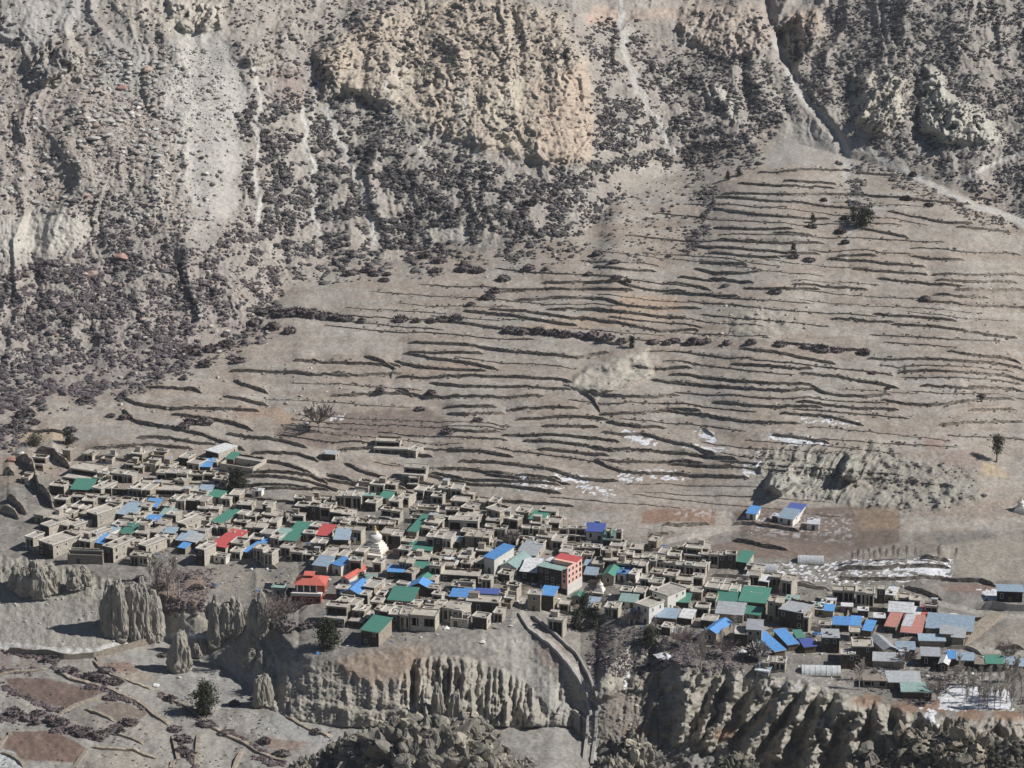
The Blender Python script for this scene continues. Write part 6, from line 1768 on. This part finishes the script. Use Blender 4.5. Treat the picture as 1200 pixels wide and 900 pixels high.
for k, (u, v, lab) in enumerate([(341, 698, "tilted dark solar panel just left of the monastery hall"), (315, 692, "small dark solar panel at the far left of the monastery terrace"), (337, 705, "lower dark solar panel by the monastery hall's end wall")]):
    p, px = at_px(u, v); root = empty("solar_panel", p, -.3)
    MB().slab((-1.7, -1.2, 1.0), (1.7, -1.2, 1.0), (1.7, 1.2, 2.6), (-1.7, 1.2, 2.6), .08).build("panel", 'navy' if k == 9 else 'pane', root)
    MB().tube((-1.3, .9, -.5), (-1.3, .9, 2.3), .06, .06).tube((1.3, .9, -.5), (1.3, .9, 2.3), .06, .06).tube((-1.3, -1, -.5), (-1.3, -1, 1.0), .06, .06).tube((1.3, -1, -.5), (1.3, -1, 1.0), .06, .06).build("stand", 'frame', root)
    tag(root, lab, "solar panel")
POLES = """56 586 14|151 552 8|193 552 9|225 558 8|43 545 8|90 540 8|182 575 9|205 585 8|80 580 8|64 640 10|193 550 8|150 590 8|402 750 18|413 726 14|484 735 18|472 720 14|484 665 14|507 670 16|519 655 14|516 640 18|561 605 12|545 607 8|573 592 12|578 594 8|590 596 6|634 700 14|638 556 20|713 590 20|633 770 16|684 700 14|746 618 10|822 600 14|834 690 12|800 665 12|840 640 10|719 715 10|760 668 10|913 700 16|893 745 12|950 720 14|1014 705 9|980 690 9|1033 690 10|1101 663 18|285 492 14|148 502 14|434 498 14|32 542 15|505 560 10|400 640 10|370 640 12|355 600 9|312 610 10|290 600 9|440 600 12|350 632 9|420 700 12|460 705 12|545 690 11|582 690 12|700 650 10|650 640 9|680 640 10|730 640 9|790 730 12|865 710 10|925 660 9|1060 720 10"""
for s in POLES.split("|"):
    u, v, h = [float(x) for x in s.split()]; p, px = at_px(u, v); H = h / px / .93
    m = MB().tube((0, 0, -.6), (HR.uniform(-.1, .1), 0, H), .1, .06, 5)
    o = m.build("pole", 'pole'); o.location = p
    AUTO.append((o, "thin pale upright pole" if h > 11 else "short thin pale pole", u, v - h * .5, "pole", "poles standing about the village"))

# ------------------------------------------------------------------ trees
def bare_tree(name, H, W, upright, seed, nb=16, bark='bark'):
    """trunk, limbs and fine twigs; upright near 1 gives a poplar, low gives a spreading crown"""
    rg = random.Random(seed); root = empty(name, (0, 0, 0))
    tr = MB(); lb = MB(); tw = MB()
    pts = [Vector((0, 0, -.5))]; n = 6
    top = H * (.92 if upright > .6 else .42)
    for k in range(1, n + 1): pts.append(Vector((rg.uniform(-.04, .04) * H * .5, rg.uniform(-.04, .04) * H * .5, top * k / n)))
    r0 = max(.16, H * .022)
    for k in range(n): tr.tube(pts[k], pts[k + 1], r0 * (1 - .8 * k / n), r0 * (1 - .8 * (k + 1) / n), 6)
    def twigs(p, d, L, m_):
        for _ in range(m_):
            dd = (d + Vector((rg.uniform(-1, 1), rg.uniform(-1, 1), rg.uniform(-.3, .8))) * .6).normalized()
            tw.tube(p, p + dd * L * rg.uniform(.4, 1), .05, .03, 3)
    for b in range(nb):
        t = rg.uniform(.22 if upright > .6 else .55, 1.0); k = min(n - 1, int(t * n)); base = pts[k].lerp(pts[k + 1], t * n - k)
        an = b * 2.4 + rg.uniform(-.4, .4); up = upright + rg.uniform(-.15, .15)
        d = Vector((math.cos(an) * (1 - up * .72), math.sin(an) * (1 - up * .72), up)).normalized()
        L = (W * .9 if upright < .6 else H * .3 * (1.2 - t * .6)) * rg.uniform(.7, 1.15)
        mid = base + d * L * .5; d2 = (d + Vector((rg.uniform(-.3, .3), rg.uniform(-.3, .3), .25))).normalized(); end = mid + d2 * L * .5
        lb.tube(base, mid, r0 * .42, r0 * .28, 4).tube(mid, end, r0 * .28, r0 * .1, 4)
        for q in range(4):
            c = base.lerp(mid, rg.uniform(.4, 1)) if q < 2 else mid.lerp(end, rg.uniform(.2, 1))
            d3 = (d2 + Vector((rg.uniform(-1, 1), rg.uniform(-1, 1), rg.uniform(0, .8))) * .7).normalized(); e = c + d3 * L * .4
            lb.tube(c, e, r0 * .18, r0 * .07, 3); twigs(c.lerp(e, .6), d3, L * .3, 4); twigs(e, d3, L * .28, 4)
        twigs(end, d2, L * .3, 6)
    tr.build("trunk", bark, root); lb.build("limbs", bark, root); tw.build("crown", 'twig' if bark == 'bark' else bark, root)
    return root
def put(root, u, v, s=1.0, rz=None):
    root.location = PV(u, v); root.scale = (s, s, s); root.rotation_euler = (0, 0, HR.uniform(0, 6) if rz is None else rz)
POP = [bare_tree("poplar", 12, 2.5, .85, 50 + k, 26, 'barkp') for k in range(4)]
for k, s in enumerate("1124 797 28|1147 830 27|1153 831 29|1157 829 25|1133 824 22|1165 831 26|1172 828 26|1180 824 40|1188 818 42|1196 822 36|1185 832 30|1135 803 20|1142 806 20|1150 803 21|1160 804 22|1170 803 24|1010 798 24|1007 808 30|822 788 46|1178 800 26|1190 800 28|1160 820 20|1140 815 20|1128 812 18|183 692 34|190 687 30|197 702 44|204 692 40|176 682 28|210 700 30|998 664 14|1005 663 16|1011 664 15|1018 662 16|1024 663 15|1031 661 17|1038 661 14|1046 660 17|1052 660 15|1062 659 16|1072 659 14|1120 660 16|1100 662 20|860 742 20|845 760 22|890 788 20|768 742 18".split("|")):
    u, v, h = [float(x) for x in s.split()]
    o = POP[k] if k < 4 else copy_tree(POP[k % 4])
    p, px = at_px(u, v); put(o, u, v, h / px / .94 / 12)
    AUTO.append((o, "tall leafless pale poplar" if h > 27 else "slim leafless poplar" if h > 17 else "thin leafless sapling", u, v - h * .4, "tree", "leafless poplars about the village"))
WIL = [bare_tree("bare_tree", 7, 4.2, .42, 70 + k, 30) for k in range(3)]
for k, (u, v, h, lab) in enumerate([(374, 506, 32, "broad bare grey tree spreading over snow on the slope behind the village"), (326, 736, 36, "bare purple-grey thicket tree below the monastery terrace, largest of three"), (312, 716, 24, "smaller bare tree at the thicket's upper edge beside the cliff"), (345, 726, 26, "bare tree at the thicket's inner side by the stone house"),
                                  (598, 642, 22, "dark bare tree among the houses at the back of the village centre"), (1098, 822, 26, "reddish bare tree beside the snow field"), (800, 760, 24, "bare tree in the shaded ravine below the tin roofs"), (742, 732, 18, "bare tree in the hollow under the tall white house"), (556, 600, 14, "bare brown tree behind the wide mud house"),
                                  (960, 746, 14, "low bare tree under the cluttered building"), (1062, 782, 20, "bare bushy tree by the lower road"), (186, 700, 20, "bare spreading bush under the left cluster's poplars"), (405, 640, 16, "dark bare tree squeezed between houses by the white chorten"), (850, 770, 22, "bare spreading tree on the ravine's far bank"), (1180, 775, 22, "bare grey tree at the lower road's far end")]):
    o = WIL[k] if k < 3 else copy_tree(WIL[k % 3])
    p, px = at_px(u, v); put(o, u, v, h / px / .94 / 7); tag(o, lab, "tree")
def leaf_tree(u, v, wpx, hpx, label, seed, mat='needle', trunk=.12, shape='cone', n=2600, name="juniper_tree", land=None):
    p, px = at_px(u, v); W, H = wpx / px, hpx / px / .94; rg = np.random.default_rng(seed); root = empty(name, p)
    MB().tube((0, 0, -.4), (0, 0, H * .8), H * .03 + .08, .06, 6).build("trunk", 'bark', root)
    nc = 46; cl = rg.normal(size=(nc, 3)); cl /= np.linalg.norm(cl, axis=1)[:, None]; cl *= rg.uniform(.3, .95, (nc, 1))
    cl[:, 2] = rg.uniform(-1, 1, nc)
    tz = (cl[:, 2] + 1) / 2
    prof = {'cone': (1 - tz) ** .6 * .9 + .12, 'round': np.sqrt(np.maximum(1 - cl[:, 2] ** 2, .06)), 'tall': np.sqrt(np.maximum(1 - cl[:, 2] ** 2, .08)) * (.8 + .4 * rg.random(nc))}[shape]
    ctr = np.stack([cl[:, 0] * W * .5 * prof, cl[:, 1] * W * .5 * prof, H * (trunk + (1 - trunk) * tz * .93)], 1)
    k = rg.integers(0, nc, n); rr = W * (.13 if shape != 'tall' else .15)
    c = ctr[k] + rg.normal(size=(n, 3)) * rr * np.array([1, 1, .8])
    d = rg.normal(size=(n, 3)); d /= np.linalg.norm(d, axis=1)[:, None]; e = np.cross(d, rg.normal(size=(n, 3))); e /= np.linalg.norm(e, axis=1)[:, None]
    s = rg.uniform(.16, .42, (n, 1)) * max(1, W / 7)
    T_ = np.stack([c - d * s, c + d * s, c + e * s * 1.3], 1).reshape(-1, 3)
    cc = np.repeat(np.clip(np.array([.05, .053, .036])[None] * rg.uniform(.6, 1.7, (nc, 1))[k] * rg.uniform(.8, 1.2, (n, 1)), .01, .5), 3, 0)
    np_mesh("crown", T_, np.arange(3 * n).reshape(-1, 3), 'bush', cc, False, root)
    tag(root, label, "tree")
    if land: LANDV.append((land, u, v - hpx / 2))
for a in [(240, 838, 28, 40, "dark full juniper standing alone on the valley floor", 1, 'needle', .08, 'round', 3600), (278, 577, 25, 25, "big round dark bush-like tree at the right end of the left cluster", 2, 'needle', .02, 'round', 3200),
          (1168, 541, 14, 33, "lone dark tree with a bare lower trunk on the bank at the far side", 3, 'needle', .3, 'tall', 1500), (1012, 268, 24, 18, "wide dark juniper high on the terraced slope below the gully", 4, 'needle', .02, 'round', 1500), (1000, 262, 12, 17, "narrow dark juniper beside the wide one on the high terraces", 5, 'needle', .04, 'cone', 900),
          (384, 760, 28, 34, "mottled leafy juniper at the cliff edge below the tall gallery house", 6, 'needle', .04, 'round', 3000), (686, 722, 18, 28, "dark juniper in the ravine shade below the hotel", 7, 'needle', .05, 'cone', 1600), (697, 736, 16, 26, "dark juniper lower down the shaded ravine", 8, 'needle', .05, 'cone', 1400), (676, 738, 18, 24, "dark juniper at the head of the canal", 9, 'needle', .05, 'round', 1500),
          (424, 686, 12, 16, "small dark juniper by the orange stairway", 10, 'needle', .05, 'cone', 800), (740, 408, 9, 14, "small dark juniper at the top of the pale outcrop", 11, 'needle', .05, 'cone', 600), (80, 520, 14, 16, "dark juniper on the bank behind the left cluster", 12, 'needle', .05, 'round', 900), (40, 522, 20, 12, "low dark juniper on the tan terrace at the far left", 13, 'needle', .02, 'round', 900),
          (760, 756, 24, 22, "dark tangled tree at the shaded ravine edge", 14, 'needle', .02, 'round', 1800), (952, 262, 8, 10, "small conical juniper on the right-hand high terraces", 15, 'needle', .04, 'cone', 400), (866, 207, 8, 11, "small conical juniper at the foot of the scrub slope", 16, 'needle', .04, 'cone', 400), (853, 212, 7, 10, "twin of the small conical juniper, slightly left", 17, 'needle', .04, 'cone', 400), (930, 300, 9, 14, "juniper on a terrace wall in the upper fields", 18, 'needle', .04, 'cone', 500)]:
    leaf_tree(*a)
# pale round willow
p, px = at_px(888, 772)
it = (np.zeros(3), 22 / px * .62, 1.0, np.array([.36, .345, .33]), 1, 0.0)
o = merged_cloud("willow_bush", [it], [bush_proto(900, 77, .55)], 'bush'); o.location = np.array(p) + np.array([0, 0, 1.5]); tag(o, "round pale grey leafless willow bush below the tall grey stone house", "bush")
if dark_it:
    o = merged_cloud("crag_scrub", dark_it, PROTO, 'bush'); o["kind"] = "stuff"

# clutter between the houses: stones, planks, sheets
VIL = [(20, 560), (90, 535), (260, 540), (300, 600), (480, 575), (640, 600), (760, 640), (860, 650), (1080, 690), (1140, 760), (1190, 800), (1000, 800), (900, 780), (800, 740), (700, 735), (560, 738), (480, 752), (400, 762), (370, 700), (260, 690), (200, 665), (60, 650)]
bl = []
scatter(VIL, 9000, .14, .75, [(.42, .39, .33), (.3, .27, .235), (.16, .14, .12), (.6, .57, .52), (.1, .085, .07), (.36, .32, .27), (.7, .7, .7), (.1, .2, .45)], 1.4)
o = merged_cloud("rubble", [(P(u, v) + np.array([0, 0, .3 * r]), r, RNG.uniform(.7, 2.4), c, int(RNG.integers(0, 99)), RNG.uniform(0, 6)) for (u, v, r, c) in bl], ROCKS, 'boulder'); o["kind"] = "stuff"
# small outbuildings in the gaps
_fr = random.Random(21); _n = 0
def _in(pts, u, v):
    r = False
    for i in range(len(pts)):
        (ax, ay), (bx, by) = pts[i], pts[(i + 1) % len(pts)]
        if (ay > v) != (by > v) and u < (bx - ax) * (v - ay) / (by - ay) + ax: r = not r
    return r
DENSEV = [(25, 560), (85, 535), (255, 540), (290, 600), (345, 585), (480, 572), (640, 605), (760, 640), (860, 655), (900, 690), (880, 730), (800, 722), (740, 705), (700, 690), (620, 690), (600, 735), (480, 740), (400, 735), (400, 690), (330, 665), (230, 650), (60, 640)]
for _ in range(9000):
    if _n >= 150: break
    u, v = _fr.uniform(20, 900), _fr.uniform(535, 740); w_ = _fr.uniform(9, 19)
    if not _in(DENSEV, u, v) or any(abs(u - a) < (w_ + c) * .5 - 4 and abs(v - b) < 6 for (a, b, c) in FOOT): continue
    if any(abs(u - a) < r and abs(v - b) < q for (a, b, r, q) in ((440, 640, 18, 16), (455, 668, 26, 14), (703, 692, 14, 10), (647, 680, 34, 22), (360, 690, 30, 24), (415, 680, 16, 16), (278, 565, 15, 14), (320, 565, 32, 20), (640, 718, 50, 14), (598, 632, 12, 12))): continue
    p, px = at_px(u, v); H = _fr.uniform(2.6, 4.4)
    root = build_house(u, v, w_ / px, _fr.uniform(4, 7), H, _fr.uniform(10, 26), _fr.choice(['p', 'p', 'w', 'w', 't' if H > 4 else 'p', 'c']), 'roofmud', _fr.choice(['mud', 'mud', 'stone']), "shed" if w_ < 13 else "house")
    FOOT.append((u, v - 3, w_)); _n += 1
    AUTO.append((root, "small low flat-roofed %s" % ("shed" if w_ < 13 else "house"), u, v - 4, "shed" if w_ < 13 else "house", None))

LAND.extend(LANDF + LANDV)
finish_labels()
